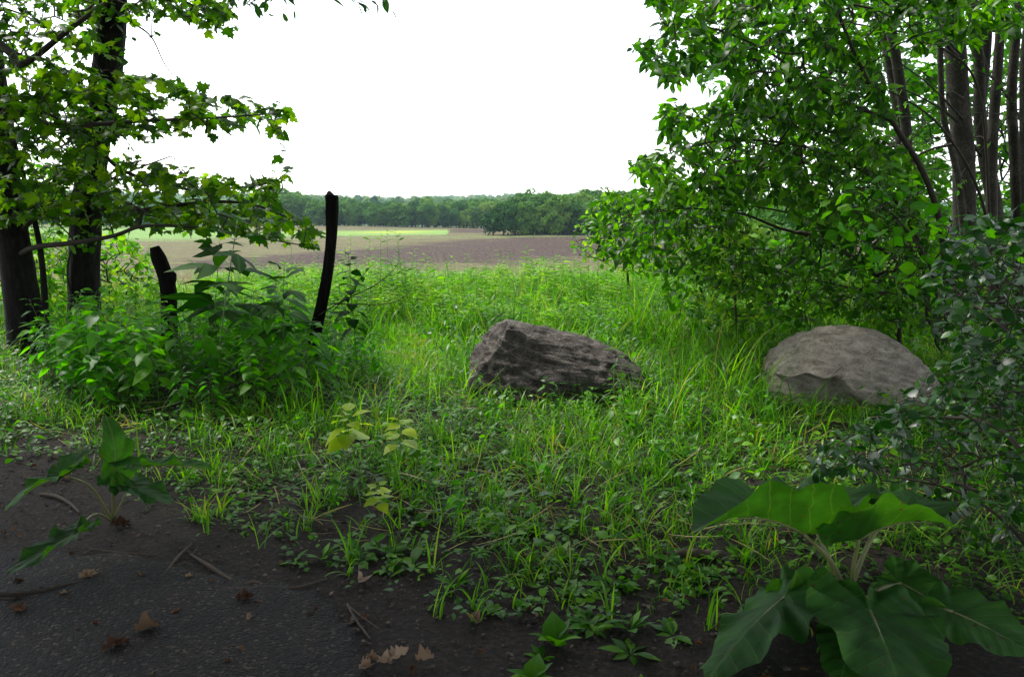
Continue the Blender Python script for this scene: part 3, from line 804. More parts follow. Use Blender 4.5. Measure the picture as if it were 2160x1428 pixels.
# big broad leaved shrubs
SA = [(1345, -60), (2240, -60), (2240, 40), (1960, 110), (1860, 60), (1880, 260), (1700, 260), (1560, 205), (1500, 120), (1420, 196), (1345, 110), (1325, 95), (1400, 60)]
SB = [(1395, 205), (1480, 230), (1560, 190), (1700, 230), (1800, 240), (1930, 330), (1950, 480), (1700, 480), (1640, 430), (1560, 425), (1400, 415), (1345, 370), (1310, 352), (1400, 310)]
SC = [(1330, 400), (1420, 392), (1560, 420), (1640, 520), (1700, 450), (1980, 440), (1995, 640), (1960, 700), (1850, 690), (1700, 650), (1500, 605), (1400, 572), (1300, 520), (1340, 470)]
HOLE = [(1560, 432), (1640, 425), (1640, 500), (1600, 520), (1560, 500)]
root1 = G(1995, 800)
mS1 = [(pl([(2000, 690, 6.4), (1988, 500, 6.3), (1950, 370, 6.2), (1890, 270, 6.1), (1830, 170, 6.0), (1780, 60, 5.9), (1740, -60, 5.8)]), .030, .008),
       (pl([(1880, 255, 6.1), (1750, 200, 6.0), (1620, 110, 6.0), (1500, 60, 6.1), (1400, 50, 6.2)]), .013, .004),
       (pl([(1850, 200, 6.1), (1700, 160, 6.6), (1560, 150, 6.8), (1420, 130, 6.9), (1345, 105, 7.0)]), .012, .003)]
tree("shrub", "big leafy shrub whose top branches reach furthest left into the white sky", "shrub", [], mS1, vol(SA, 5.4, 7.6, 1450, 41), [ELL, ELL2], G_ELM, .078, 5, BARK_T, 41, leafkw=dict(maxdesc=9, flat=.9, droop=.5))
mS2 = [(pl([(2110, 640, 7.6), (2070, 420, 7.5), (1990, 275, 7.4), (1900, 205, 7.3), (1800, 165, 7.2)]), .017, .004), (pl([(2090, 500, 7.8), (2066, 200, 7.7), (1990, 104, 7.6), (1880, 68, 7.5), (1740, 40, 7.4)]), .014, .004),
       (pl([(1960, 680, 7.0), (1940, 520, 6.9), (1870, 400, 6.8), (1760, 330, 6.7), (1640, 300, 6.6), (1500, 300, 6.6), (1380, 335, 6.7)]), .026, .004),
       (pl([(1870, 400, 6.8), (1740, 290, 7.0), (1600, 240, 7.0), (1420, 230, 7.0)]), .012, .003)]
tree("shrub", "middle leafy shrub with thin dark branches, below the one touching the top edge", "shrub", [], mS2, vol(SB, 5.9, 8.2, 1350, 42), [ELL, ELL2], G_ELM, .078, 5, BARK_T, 42, leafkw=dict(maxdesc=9, flat=.9, droop=.5))
mS3 = [(pl([(1900, 760, 7.4), (1880, 620, 7.3), (1760, 520, 7.2), (1640, 480, 7.1), (1560, 450, 7.1), (1450, 440, 7.2), (1370, 450, 7.3)]), .022, .004),
       (pl([(1880, 620, 7.3), (1760, 600, 7.2), (1600, 560, 7.2), (1450, 540, 7.3)]), .012, .003)]
tree("shrub", "low spreading shrub directly behind the pale boulder", "shrub", [], mS3, vol(SC, 6.4, 8.6, 1350, 43, HOLE), [ELL, ELL2], G_ELM, .074, 4, BARK_T, 43, leafkw=dict(maxdesc=9, flat=.9, droop=.4))
# brighter young leaves hanging in front of the trunks
tree("shrub", "bright young shrub with large rounded leaves in front of the grey trunks", "shrub", [],
     [(pl([(1990, 720, 5.9), (1960, 560, 5.8), (1880, 450, 5.7), (1800, 400, 5.7)]), .012, .003), (pl([(1960, 560, 5.8), (2040, 480, 5.8), (2130, 500, 5.8)]), .008, .003)],
     np.concatenate([vol([(1720, 420), (1900, 330), (1960, 420), (2140, 480), (2160, 560), (2000, 620), (1800, 580)], 5.4, 6.2, 110, 44)]), [ROUND, ELL], G_WEED, .085, 2, BARK_T, 44, leafkw=dict(maxdesc=7, flat=.7))
# glossy dark bush on the right edge
DK = [(2000, 470), (2280, 400), (2400, 1180), (2160, 1190), (2010, 1150), (1900, 1060), (1790, 1020), (1690, 990), (1690, 955), (1790, 900), (1860, 850), (1960, 780), (2010, 690), (1960, 600)]
mD = [(pl([(2260, 1200, 3.2), (2180, 1000, 3.3), (2100, 900, 3.5), (1980, 880, 3.8), (1860, 890, 4.0), (1740, 950, 4.1)]), .014, .003),
      (pl([(2300, 1150, 3.4), (2240, 900, 3.6), (2160, 740, 3.9), (2050, 640, 4.3), (1980, 620, 4.6)]), .016, .003),
      (pl([(2240, 1250, 3.0), (2120, 1100, 3.1), (2000, 1030, 3.3), (1850, 1000, 3.5)]), .011, .003)]
tree("glossy_bush", "dark bush with small glossy leaves filling the right edge in front of the pale boulder", "bush", [], mD,
     np.concatenate([vol(DK, 2.9, 4.6, 1300, 45)]), [ELL, ELL2, ROUND], G_GLOSS, .048, 3, BARK_T, 45, step=.10, leafkw=dict(maxdesc=8, flat=.8, droop=.3, jitter=.01), growkw=dict(rtip=.0008, power=.42))
tree("glossy_bush", "dark small leaved bush behind the pale boulder's right end, below the trunks", "bush", [],
     [(pl([(2250, 900, 5.2), (2160, 700, 5.3), (2060, 620, 5.4), (1990, 640, 5.5)]), .014, .004)],
     vol([(1990, 560), (2240, 500), (2300, 900), (2080, 880), (1990, 760), (1960, 690)], 4.8, 6.4, 700, 46), [ELL, ELL2, ROUND], G_GLOSS, .045, 3, BARK_T, 46, step=.12, leafkw=dict(maxdesc=8, flat=.8))
tree("shrub", "light green bushy growth under the right shrubs, left of the pale boulder", "shrub", [],
     [(pl([(1640, 800, 8.6), (1620, 660, 8.6), (1540, 600, 8.6), (1450, 570, 8.7)]), .014, .003), (pl([(1640, 720, 8.6), (1750, 640, 8.5), (1880, 620, 8.4)]), .012, .003)],
     vol([(1390, 560), (1500, 500), (1640, 500), (1800, 600), (1990, 600), (1990, 740), (1620, 730), (1500, 700), (1400, 650)], 7.0, 8.8, 760, 49), [ELL2, LANCE, ROUND], G_ELM2, .085, 3, BARK_T, 49, leafkw=dict(maxdesc=8, flat=.9))
tree("shrub", "dark drooping branch mass reaching left over the field's edge", "shrub", [],
     [(pl([(1990, 760, 7.8), (1900, 560, 7.7), (1700, 460, 7.6), (1500, 430, 7.6), (1330, 455, 7.7)]), .016, .004)],
     vol([(1300, 400), (1560, 400), (1600, 440), (1540, 540), (1420, 590), (1320, 560), (1240, 520), (1240, 440)], 7.2, 8.8, 360, 40), [ELL, ELL2], G_ELM, .075, 4, BARK_T, 40, leafkw=dict(maxdesc=9, flat=.9, droop=.4))
# young aspen and creeper
tree("young_aspen", "small young tree with round light green leaves beside the ploughed field", "tree", [],
     [(pl([(1330, 660, 10.5), (1318, 520, 10.4), (1300, 430, 10.4), (1262, 392, 10.3)]), .02, .003)],
     vol([(1262, 385), (1300, 400), (1350, 400), (1400, 500), (1380, 590), (1300, 570), (1225, 545), (1200, 505), (1235, 450)], 9.8, 11.2, 330, 47), [ROUND], G_TALL, .052, 3, BARK_T, 47, leafkw=dict(maxdesc=8, flat=1.0))
tree("creeper", "light green creeper tangled in the opening under the right shrubs", "creeper", [],
     [(pl([(1560, 830, 6.9), (1550, 620, 6.9), (1540, 520, 6.9), (1560, 450, 6.9)]), .012, .003)],
     vol([(1500, 520), (1540, 450), (1590, 470), (1620, 560), (1600, 680), (1500, 690), (1470, 620)], 6.6, 7.2, 190, 48), [ELL, LANCE], G_TALL, .075, 3, BARK_T, 48, leafkw=dict(maxdesc=8, flat=.9, droop=.5))
# lit trees behind the trunks
for k, (poly, Y0, Y1, nn, lab) in enumerate([
    ([(1440, 60), (1700, -60), (2000, -80), (2000, 400), (1700, 460), (1460, 380), (1500, 260)], 11, 14, 900, "sunlit small leaved tree behind the big shrubs"),
    ([(1880, 150), (2300, 60), (2300, 560), (1900, 560)], 11, 14, 1000, "sunlit small leaved tree filling the gaps between the grey trunks"),
    ([(1640, 420), (2000, 420), (2300, 480), (2300, 760), (1640, 700)], 9.5, 12, 560, "sunlit undergrowth bush at the foot of the grey trunks")]):
    cx = sum(p[0] for p in poly) / len(poly)
    tree("woodland_tree" if k < 2 else "woodland_bush", lab, "tree" if k < 2 else "bush", [], [(pl([(cx + 40, 760, (Y0 + Y1) / 2), (cx + 10, 500, (Y0 + Y1) / 2), (cx, 250 if k < 2 else 480, (Y0 + Y1) / 2)]), .05, .015)],
         vol(poly, Y0, Y1, nn, 50 + k), [ELL2, ROUND], G_ELM2, .125, 4, BARK_G, 50 + k, step=.28, leafkw=dict(maxdesc=9, flat=1.0), growkw=dict(rtip=.002))
# bushes behind the left trees
for k, (poly, Y0, Y1, nn, lab) in enumerate([
    ([(-120, 470), (60, 500), (130, 540), (160, 700), (120, 760), (-120, 760)], 9.2, 11.5, 620, "light green bush between the left edge and the leaning maple trunk"),
    ([(60, 500), (250, 490), (330, 520), (345, 640), (300, 700), (60, 700)], 10, 12.5, 800, "light green rounded bush between the two dark trunks and the short post"),
    ([(-120, 320), (80, 340), (150, 400), (140, 520), (-120, 540)], 11, 14, 330, "light green tree far left behind the leaning maple trunk")]):
    cx = sum(p[0] for p in poly) / len(poly)
    tree("bush" if k < 2 else "small_tree", lab, "bush" if k < 2 else "tree", [], [(pl([(cx, 740, (Y0 + Y1) / 2), (cx + 8, 650, (Y0 + Y1) / 2), (cx, 560, (Y0 + Y1) / 2)]), .025, .008)],
         vol(poly, Y0, Y1, nn, 60 + k), [ROUND, ELL2], G_TALL, .085, 3, BARK_T, 60 + k, step=.2, leafkw=dict(maxdesc=9, flat=1.0))

# overhanging tree whose trunk stands behind the camera's left shoulder
OT = [(490, -60), (640, -60), (640, 45), (575, 78), (560, 20), (520, 40)]
OT2 = [(640, -60), (800, -60), (838, 52), (800, 15), (740, 20), (700, -10)]
def spread(n, seed, x0, x1, y0, y1, z0, z1):
    g = np.random.default_rng(seed); return np.stack([g.uniform(x0, x1, n), g.uniform(y0, y1, n), g.uniform(z0, z1, n)], 1)
tr = np.array([[-3.3, -2.4, 7.5], [-3.1, -2.4, 5.5], [-3.3, -2.5, 3], [-3.4, -2.6, 0]])
mO = [(np.array([[-3.1, -2.4, 5.2], [-2.2, 0.5, 5.6], [-1.6, 3.5, 5.4], [-1.4, 5.6, 4.9], [-1.2, 6.4, 4.2]]), .09, .01),
      (np.array([[-3.1, -2.4, 4.6], [0, -1, 5.4], [2.5, .5, 5.6], [4.5, 1.5, 5.2]]), .09, .02),
      (np.array([[-3.3, -2.4, 7], [-4.5, 1, 8], [-5, 4, 8]]), .07, .02)]
aO = np.concatenate([vol(OT, 5.8, 6.8, 30, 70), vol(OT2, 5.8, 6.6, 26, 71), spread(230, 72, -6, 6, -5, 4.5, 4.6, 8)])
gO = tree("overhanging_tree", "tall tree overhead whose fine narrow leaved twigs hang into the top edge", "tree", [(smooth_path(tr, 20), [.14, .2, .24, .3], .1)],
          mO, aO, [LANCE, ELL], G_LOBED, .085, 3, BARK_D, 70, step=.22, leafkw=dict(maxdesc=12, flat=.8, droop=.6))
# the rest of the wood behind and beside the path, which shades it, and two added sun blockers
def crown_mesh(name, seed, n, size, mat, rad=(2.9, 2.9, 2.4), cz=5.6, lumps=26, tpl=None, stretch=1.0, trunk=True):
    g = np.random.default_rng(seed); mb = MB()
    c = norm(g.normal(size=(lumps, 3))) * (g.uniform(.25, .82, lumps) ** .6)[:, None] * np.array(rad) + np.array([0, 0, cz])
    lr = g.uniform(.22, .42, lumps) * min(rad)
    lr = lr * 1.25
    k = g.integers(0, lumps, n); d = norm(g.normal(size=(n, 3))); d[:, 2] = np.where(d[:, 2] < -.3, -d[:, 2] * .5, d[:, 2])
    d = norm(d)
    pos = c[k] + d * (lr[k] * g.uniform(.72, 1.06, n))[:, None]
    ax = np.cross(d, norm(g.normal(size=(n, 3))))
    place(mb, tpl or [LOW, LOW2], pos, ax + d * .3, d + g.normal(0, .3, (n, 3)), size * g.uniform(.6, 1.4, n), g.random(n) * .35 + (k % 7) / 7 * .65)
    return mb.mesh(name, mat, (0, 0, 0))
def simple_trunk(name, h, r, mat, seed, lean=(0, 0)):
    g = np.random.default_rng(seed); mb = MB()
    p = np.array([[0, 0, -.3], [g.normal(0, .1), g.normal(0, .1), h * .4], [g.normal(0, .3), g.normal(0, .3), h]])
    p[2, :2] += lean; p[1, :2] += np.array(lean) * .3
    tube(mb, smooth_path(p, 10), [r * 1.3, r, r * .45], 7, .1, 3, seed)
    for k in range(5):
        a = g.uniform(0, 6.28); z = h * g.uniform(.5, .85)
        tube(mb, smooth_path([[0, 0, z], [math.cos(a) * h * .13, math.sin(a) * h * .13, z + h * .12], [math.cos(a) * h * .26, math.sin(a) * h * .26, z + h * .2]], 5), [r * .4, r * .12], 5)
    return mb.mesh(name, mat, (0, 0, 0))
cm = [crown_mesh("crown", 80 + k, 9000, .34, G_CANOPY, (4.6, 4.6, 2.0), 8.4, 40) for k in range(2)]
tm = simple_trunk("trunk", 8.2, .2, BARK_D, 80)
k = 0
for x, y in [(x, y) for y in (.7, -4.2, -9.6) for x in (-10.5, -3.6, 3.4, 10.5)] + [(-6.6, 5.4)]:  # last tree is added out of view to keep sun off the foreground
    if True:
        e = empty("shade_tree", (x + .6 * math.sin(k * 2.1), y + .5 * math.cos(k * 1.7), 0), "tall leafy unseen shade tree standing round the viewer and darkening the path", "tree", "shade trees around the path")
        e.rotation_euler = (0, 0, k * 1.3)
        meshobj("trunk", tm, e); meshobj("crown", cm[k % 2], e); k += 1
e = empty("shade_tree", (-4.9, 4.0, 0), "unseen leaning shade tree whose crown is added above the gap between the posts and the viewer to block the sun", "tree")  # added out of view, crown offset to block the sun over the near ground
meshobj("trunk", simple_trunk("trunk", 8.2, .2, BARK_D, 83, (2.6, -.4)), e); meshobj("crown", cm[0], e, (2.6, -.4, 0))

# ------------------------------------------------------------------ far trees
fm = [crown_mesh("crown", 90 + k, 2300, .95, G_FAR, [(4.2, 4.2, 6.6), (4.8, 4.8, 6.2), (3.6, 3.6, 7.0), (5.2, 4.8, 6.3)][k], [6.9, 6.3, 7.0, 6.4][k], 34) for k in range(4)]
ft = [simple_trunk("trunk", 9, .28, BARK_G, 95 + k) for k in range(2)]
g = np.random.default_rng(99)
def far_tree(px, base_py, Y, top_py, label, group, k=None, name="field_edge_tree"):
    x = P(px, base_py, Y)[0]; z = float(H(x, Y)); top = P(px, top_py, Y)[2]
    k = int(g.integers(0, 4)) if k is None else k
    s = max(3.0, top - z) / 14.2
    e = empty(name, (x, Y, z - .2), label, "tree", group)
    e.rotation_euler = (0, 0, g.uniform(0, 6.28)); wv = g.uniform(.9, 1.25)
    e.scale = (s * wv, s * wv, s)
    meshobj("trunk", ft[k % 2], e); meshobj("crown", fm[k], e)
far_tree(1062, 490, 296, 422, "dark rounded tree at the left tip of the wood that juts into the field", None, 1)
far_tree(1040, 490, 300, 438, "low dark tree at the very corner of the jutting wood", None, 3)
for row, (Y, tt, n) in enumerate([(300, 414, 17), (309, 408, 17), (320, 404, 18), (334, 402, 18)]):
    for k in range(n):
        px = 1085 + (k + g.uniform(-.3, .3)) * 19 + row * 4
        far_tree(px, 490, Y + g.uniform(-3, 3), tt + g.uniform(-7, 13) + (10 if px < 1130 and row == 0 else 0), "broad crowned tree in the wood jutting into the field from the right", "trees of the wood jutting in from the right")
for row, (Y, tt, n) in enumerate([(462, 442, 32), (474, 436, 32), (490, 431, 32)]):
    for k in range(n):
        px = 560 + (k + g.uniform(-.35, .35)) * 15.6
        left = 26 * np.clip((760 - px) / 140, 0, 1)
        far_tree(px, 470, Y + g.uniform(-4, 4), tt - left - 8 * math.exp(-((px - 900) / 90) ** 2) - 15 * np.clip((px - 960) / 60, 0, 1) + g.uniform(-11, 8), "tree in the wood along the far side of the ploughed field", "trees along the far side of the field", name="far_wood_tree")
for k in range(34):
    px = -40 + (k + g.uniform(-.35, .35)) * 18.5
    far_tree(px, 478, 440 + g.uniform(-6, 6), 440 - 12 * np.clip((px - 420) / 150, 0, 1) + g.uniform(-5, 6), "tree at the edge of the light green crop field, seen through the maple", "trees beyond the light green crop field", name="crop_edge_tree")
# bushy slope seen through the opening on the right
for k in range(12):
    px = 1500 + g.uniform(0, 260); Y = g.uniform(48, 75)
    far_tree(px, 520, Y, g.uniform(425, 470), "pale green bush on the slope seen through the opening at right", "bushes on the slope at right", name="slope_bush")
# valley woods as one mass
mb = MB()
N = 3000
yy = np.sqrt(g.uniform(540 ** 2, 2600 ** 2, N)); xx = g.uniform(-.72, .5, N) * yy; zz = H(xx, yy)
for i in range(N):
    n = 150 if yy[i] < 1100 else 70
    h = g.uniform(10, 17) * (1 + yy[i] / 6000); r = h * g.uniform(.3, .42)
    if yy[i] < 900 and g.random() < .25: h *= 1.15; r *= .6
    d = norm(g.normal(size=(n, 3))); d[:, 2] = np.abs(d[:, 2]) * 1.2 - .35; d = norm(d)
    pos = np.array([xx[i], yy[i], zz[i] + h * .55]) + d * np.array([r, r, h * .48]) * g.uniform(.75, 1.1, (n, 1))
    place(mb, [LOW], pos, np.cross(d, norm(g.normal(size=(n, 3)))), d + g.normal(0, .4, (n, 3)), h * .22 * g.uniform(.7, 1.3, n), np.clip(g.random(n) * .35 + g.random() * .75, 0, 1))
o = obj("forest", mb, G_FAR2)
# the air over the fields
m, nt, nd, lk = newmat("haze_air")
pv = nd.new('ShaderNodeVolumePrincipled'); pv.inputs['Density'].default_value = .00009; pv.inputs['Color'].default_value = (.62, .82, 1, 1); pv.inputs['Anisotropy'].default_value = .2
oo = nd.new('ShaderNodeOutputMaterial'); lk.new(pv.outputs[0], oo.inputs['Volume'])
hz = MB(); q = np.array([(x, y, z) for x in (-4500, 4500) for y in (-60, 3600) for z in (-60, 75)], float)
hz.add(q, [[(0, 1, 3, 2), (4, 6, 7, 5), (0, 4, 5, 1), (2, 3, 7, 6), (0, 2, 6, 4), (1, 5, 7, 3)]])
hzo = obj("haze", hz, m, smooth=False); hzo["kind"] = "stuff"; o["kind"] = "stuff"; o["label"] = "blue green wooded valley and hills on the horizon"

# ------------------------------------------------------------------ grass and small ground plants
g = np.random.default_rng(200)
def keep(x, y, thr, gg):
    V = np.stack([x, y, np.zeros(len(x))], 1)
    c = cover(V)
    nz = .5 + .5 * np.sin(x * 3.1 + 1.3 * np.sin(y * 2.3)) * np.sin(y * 2.7 + 1.1 * np.sin(x * 1.9))
    n2 = .5 + .5 * np.sin(x * 7.3 + 2 * np.sin(y * 3.9)) * np.sin(y * 6.1 + 2 * np.sin(x * 4.7))
    return (gg.random(len(x)) < np.clip(c ** thr * (0.08 + .75 * nz + .55 * n2 ** 2) , 0, 1)) & clear_of_rocks(x, y)
# short to knee-high grass, clumped
NC = 9500
cx, cyy = fan_points(NC, 2.6, 13.5, g)
m = keep(cx, cyy, 1.5, g); cx, cyy = cx[m], cyy[m]
nb = g.integers(4, 15, len(cx))
bx = np.repeat(cx, nb) + g.normal(0, .045, nb.sum()); by = np.repeat(cyy, nb) + g.normal(0, .045, nb.sum())
hc = np.repeat(g.uniform(.5, 1.5, len(cx)) * (.8 + .4 * np.sin(cx * 2.3 + 1) * np.sin(cyy * 1.9)), nb)
cr = np.repeat(g.random(len(cx)), nb)
V = np.stack([bx, by, np.zeros(len(bx))], 1); px, py, _ = proj(V)
track = np.exp(-((px - 850) / 85) ** 2) * (py > 690) * (py < 830)
under = np.clip((760 - px) / 120, 0, 1) * (py < 880)      # beneath the leafy weeds
Lb = (.13 + .20 * np.clip((by - 3.2) / 2.6, 0, 1) + .18 * np.clip((by - 6.5) / 2, 0, 1)) * hc * g.uniform(.6, 1.25, len(bx))
Lb *= (1 - .62 * track) * (1 - .45 * under)
# lower just in front of the boulders, so that they show
for rx, ry, a, b in ROCKS:
    Lb *= np.where((np.abs(bx - rx) < a * 1.0) & (by < ry) & (by > ry - .9), 1.2, 1)
Lb *= 1 + .7 * np.exp(-((px - 1500) / 110) ** 2) * (by > 5.2)
kk = (g.random(len(bx)) < np.where(under > .3, .45, 1))
mb = MB(); blades(mb, bx[kk], by[kk], Lb[kk], g, .0042, 2.1, 5, .42, np.clip(.5 * cr[kk] + .55 * g.random(kk.sum()), 0, 1))
# extra fine bright turf on the mown track between the weeds and the dark boulder
tx = g.uniform(-1.9, -.2, 16000); ty = g.uniform(6.6, 9.6, 16000); pxx, pyy, _ = proj(np.stack([tx, ty, 0 * tx], 1))
mk = (np.abs(pxx - 860) < 110 + 30 * g.normal(size=len(tx)))
blades(mb, tx[mk], ty[mk], g.uniform(.05, .14, mk.sum()), g, .0035, 1.4, 3, .5, g.uniform(.45, .95, mk.sum()))
# flattened old straw lying in the grass
qx, qy = fan_points(9000, 3.2, 9.5, g); cc = cover(np.stack([qx, qy, 0 * qx], 1)); m = (g.random(len(qx)) < cc * .7) & clear_of_rocks(qx, qy); qx, qy = qx[m], qy[m]; N = len(qx); aa = g.uniform(0, 6.28, N)
place(mb, [strip_leaf([.008, .018, .016, .004], 0, .2), strip_leaf([.006, .013, .013, .003], 0, -.15)], np.stack([qx, qy, H(qx, qy) + g.uniform(.01, .10, N)], 1), np.stack([np.cos(aa), np.sin(aa), g.normal(0, .25, N)], 1), np.array([0, 0, 1.0]) + g.normal(0, .3, (N, 3)), g.uniform(.10, .26, N), np.where(g.random(N) < .55, .985, .3) * np.ones(N))
# long loose tufts in the sparse zone
qx, qy = fan_points(1500, 2.7, 5.6, g); V = np.stack([qx, qy, 0 * qx], 1); px, py, _ = proj(V); cc = cover(V)
m = (cc > .04) & (px > 380) & (px < 1750) & (g.random(len(px)) < .30); qx, qy = qx[m], qy[m]
nb = g.integers(3, 9, len(qx)); bx = np.repeat(qx, nb) + g.normal(0, .012, nb.sum()); by = np.repeat(qy, nb) + g.normal(0, .012, nb.sum())
blades(mb, bx, by, np.repeat(g.uniform(.12, .3, len(qx)), nb) * g.uniform(.6, 1.1, len(bx)), g, .0042, 1.9, 6, .4, g.uniform(.35, .95, len(bx)))
o = obj("grass", mb, G_GRASS); o["kind"] = "stuff"; o["label"] = "fresh green grass growing over the disused track"
print("grass blades", len(bx))
# tall grass and weeds behind the boulders
NT = 19000
tx, ty = fan_points(NT, 8.6, 17, g, .72)
V = np.stack([tx, ty, H(tx, ty)], 1); px, py, _ = proj(V)
tm_ = (np.exp(-((px - 850) / 80) ** 2) * (py > 700) < g.random(NT)) & (px > 60)
tx, ty = tx[tm_], ty[tm_]
mb = MB(); hh = g.uniform(.2, .5, len(tx)) * np.where(g.random(len(tx)) < .05, 1.5, 1) * (1 + .25 * np.sin(tx * 1.7) * np.sin(ty * 1.1 + tx))
blades(mb, tx, ty, hh, g, .005, 1.3, 4, .25, g.random(len(tx)))
k2 = g.integers(0, len(tx), 1500); blades(mb, tx[k2], ty[k2], g.uniform(.45, .75, 1500), g, .0022, .5, 4, .2, np.full(1500, .99))
o = obj("tall_grass", mb, G_GRASS); o["kind"] = "stuff"; o["label"] = "tall grass behind the boulders running to the edge of the field"
# leafy slender weeds (willow-like stems)
NS = 6500
sx, sy = fan_points(NS, 8.9, 15.5, g, .7)
V = np.stack([sx, sy, H(sx, sy)], 1); px, py, _ = proj(V)
ok = (px > 420) & (np.exp(-((px - 850) / 70) ** 2) * (py > 690) < .35)
sx, sy, px, py = sx[ok], sy[ok], px[ok], py[ok]
mb = MB(); ml = MB()
hs_ = g.uniform(.28, .60, len(sx)) * (.85 + .35 * np.sin(sx * 1.3 + 1) * np.sin(sy * 1.1 + sx * .6)) * np.where(g.random(len(sx)) < .06, 1.5, 1) * (1 + .18 * np.exp(-((px - 830) / 120) ** 2))
A = np.stack([sx, sy, H(sx, sy)], 1); ln = g.normal(0, .12, (len(sx), 3)); ln[:, 2] = 1
B = A + ln * hs_[:, None]
frusta(ml, A, B, np.full(len(A), .003), np.full(len(A), .001), 3)
pos = []; ax = []
for k in range(22):
    t = .22 + .78 * (k + .5) / 22
    a = k * 2.4 + np.arange(len(A))
    d = np.stack([np.cos(a), np.sin(a), np.full(len(A), .45)], 1)
    pos.append(A + (B - A) * t); ax.append(d)
pos = np.concatenate(pos); ax = np.concatenate(ax)
place(ml, [LANCE], pos, ax, np.array([0, 0, 1.0]) + g.normal(0, .4, pos.shape), g.uniform(.06, .13, len(pos)), np.clip(np.tile(g.random(len(A)), 22) * .6 + .4 * g.random(len(pos)), 0, 1))
o = obj("undergrowth", ml, G_TALL); o["kind"] = "stuff"; o["label"] = "light green slender leafy weeds along the crest behind the boulders"
# broad small ground cover
NG = 20000
qx, qy = fan_points(NG, 2.7, 8.5, g)
V = np.stack([qx, qy, 0 * qx], 1)
c = cover(V); nz = .5 + .5 * np.sin(qx * 4.1 + 2 * np.sin(qy * 3.1)) * np.sin(qy * 4.7)
m = (g.random(NG) < np.clip(c * 1.8, 0, .65) * (.25 + .75 * nz)) & clear_of_rocks(qx, qy); qx, qy = qx[m], qy[m]
nl = g.integers(3, 6, len(qx)); bx = np.repeat(qx, nl); by = np.repeat(qy, nl); N = len(bx)
a = g.uniform(0, 6.28, N); z = g.uniform(.008, .05, N) * np.repeat(g.uniform(.5, 1.6, len(qx)), nl)
mb = MB(); place(mb, [ROUND, HEART, ELL], np.stack([bx + g.normal(0, .012, N), by + g.normal(0, .012, N), H(bx, by) + z], 1), np.stack([np.cos(a), np.sin(a), g.uniform(-.1, .5, N)], 1),
      np.array([0, 0, 1.0]) + g.normal(0, .3, (N, 3)), g.uniform(.014, .042, N), np.clip(np.repeat(g.random(len(qx)), nl) * .7 + .3 * g.random(N), 0, 1))
# larger leaves mixed into the grass
qx, qy = fan_points(9000, 3.2, 8.8, g); V = np.stack([qx, qy, 0 * qx], 1); px, py, _ = proj(V); cc = cover(V)
m = (g.random(len(qx)) < cc * .6) & clear_of_rocks(qx, qy) & (np.abs(px - 850) > 90 * (py < 830)); qx, qy = qx[m], qy[m]; N = len(qx); a = g.uniform(0, 6.28, N)
place(mb, [ELL, HEART, LANCE, WEED], np.stack([qx, qy, H(qx, qy) + g.uniform(.03, .2, N)], 1), np.stack([np.cos(a), np.sin(a), g.uniform(-.3, .6, N)], 1), np.array([0, 0, 1.0]) + g.normal(0, .4, (N, 3)), g.uniform(.03, .075, N))
o = obj("ground_cover", mb, G_SMALL); o["kind"] = "stuff"; o["label"] = "small round leaved seedlings carpeting the bare soil"

# ------------------------------------------------------------------ plants built once and copied
def weed_mesh(seed, h, ls, pairs, tpls, mat, lean=.08, dec=True, droop=.3, branch=0, start=.15):
    g = np.random.default_rng(seed)
    p = np.array([[0, 0, -.03], [g.normal(0, lean * .3), g.normal(0, lean * .3), h * .5], [g.normal(0, lean), g.normal(0, lean), h]])
    path = smooth_path(p, 12); ms = MB(); tube(ms, path, [.005, .0035, .002], 5, rnd=.5)
    pos = []; ax = []; nr = []; sz = []
    for k in range(pairs):
        t = start + (1 - start) * ((k + .6) / pairs) ** .85
        q = path[min(11, int(t * 11))] * (1 - (t * 11 % 1)) + path[min(11, int(t * 11) + 1)] * (t * 11 % 1)
        a0 = k * math.pi / 2 + g.normal(0, .3)
        for s in (0, math.pi):
            a = a0 + s + g.normal(0, .15)
            d = np.array([math.cos(a), math.sin(a), .25 + .4 * t]); pet = ls * .22
            q2 = q + norm(d) * pet
            frusta(ms, [q], [q2], np.array([.0016]), np.array([.0012]), 3)
            pos.append(q2); ax.append([math.cos(a), math.sin(a), g.uniform(-.35, .25) - droop * (1 - t) + .35 * (t > .85)]); nr.append([g.normal(0, .25), g.normal(0, .25), 1])
            sz.append(ls * g.uniform(.75, 1.15) * (1 - .45 * max(0, (t - .6) / .4)) * (.75 + .5 * min(1, t * 2.2)))
    ml = MB(); place(ml, tpls, np.array(pos), np.array(ax), np.array(nr), np.array(sz))
    return ms.mesh("stem", G_STEM), ml.mesh("foliage", mat)
WM = [weed_mesh(300 + k, 1.0, .14 + .018 * k, 9 + k % 3, [WEED, WEED, LANCE], G_WEED, .12, droop=.1, start=.2) for k in range(6)]
def put(name, meshes, x, y, s, rz, label, cat, group=None, tilt=0):
    e = empty(name, (x, y, float(H(x, y))), label, cat, group)
    e.rotation_euler = (g.normal(0, .06) + tilt, g.normal(0, .06), rz); e.scale = (s, s, s)
    meshobj("stem", meshes[0], e); meshobj("foliage", meshes[1], e)
    return e
g = np.random.default_rng(210)
spots = []
tries = 0
while len(spots) < 170 and tries < 20000:
    tries += 1
    px = g.uniform(90, 800); gy = g.uniform(5.75, 8.6)
    x = P(px, 700, gy)[0]
    front = 5.75 + .3 * math.sin(px * .02) + .9 * max(0, (px - 640) / 160)
    if gy < front: continue
    if px > 690 and gy > 7.6: continue
    if any((x - a) ** 2 + (gy - b) ** 2 < .14 ** 2 for a, b in spots): continue
    spots.append((x, gy))
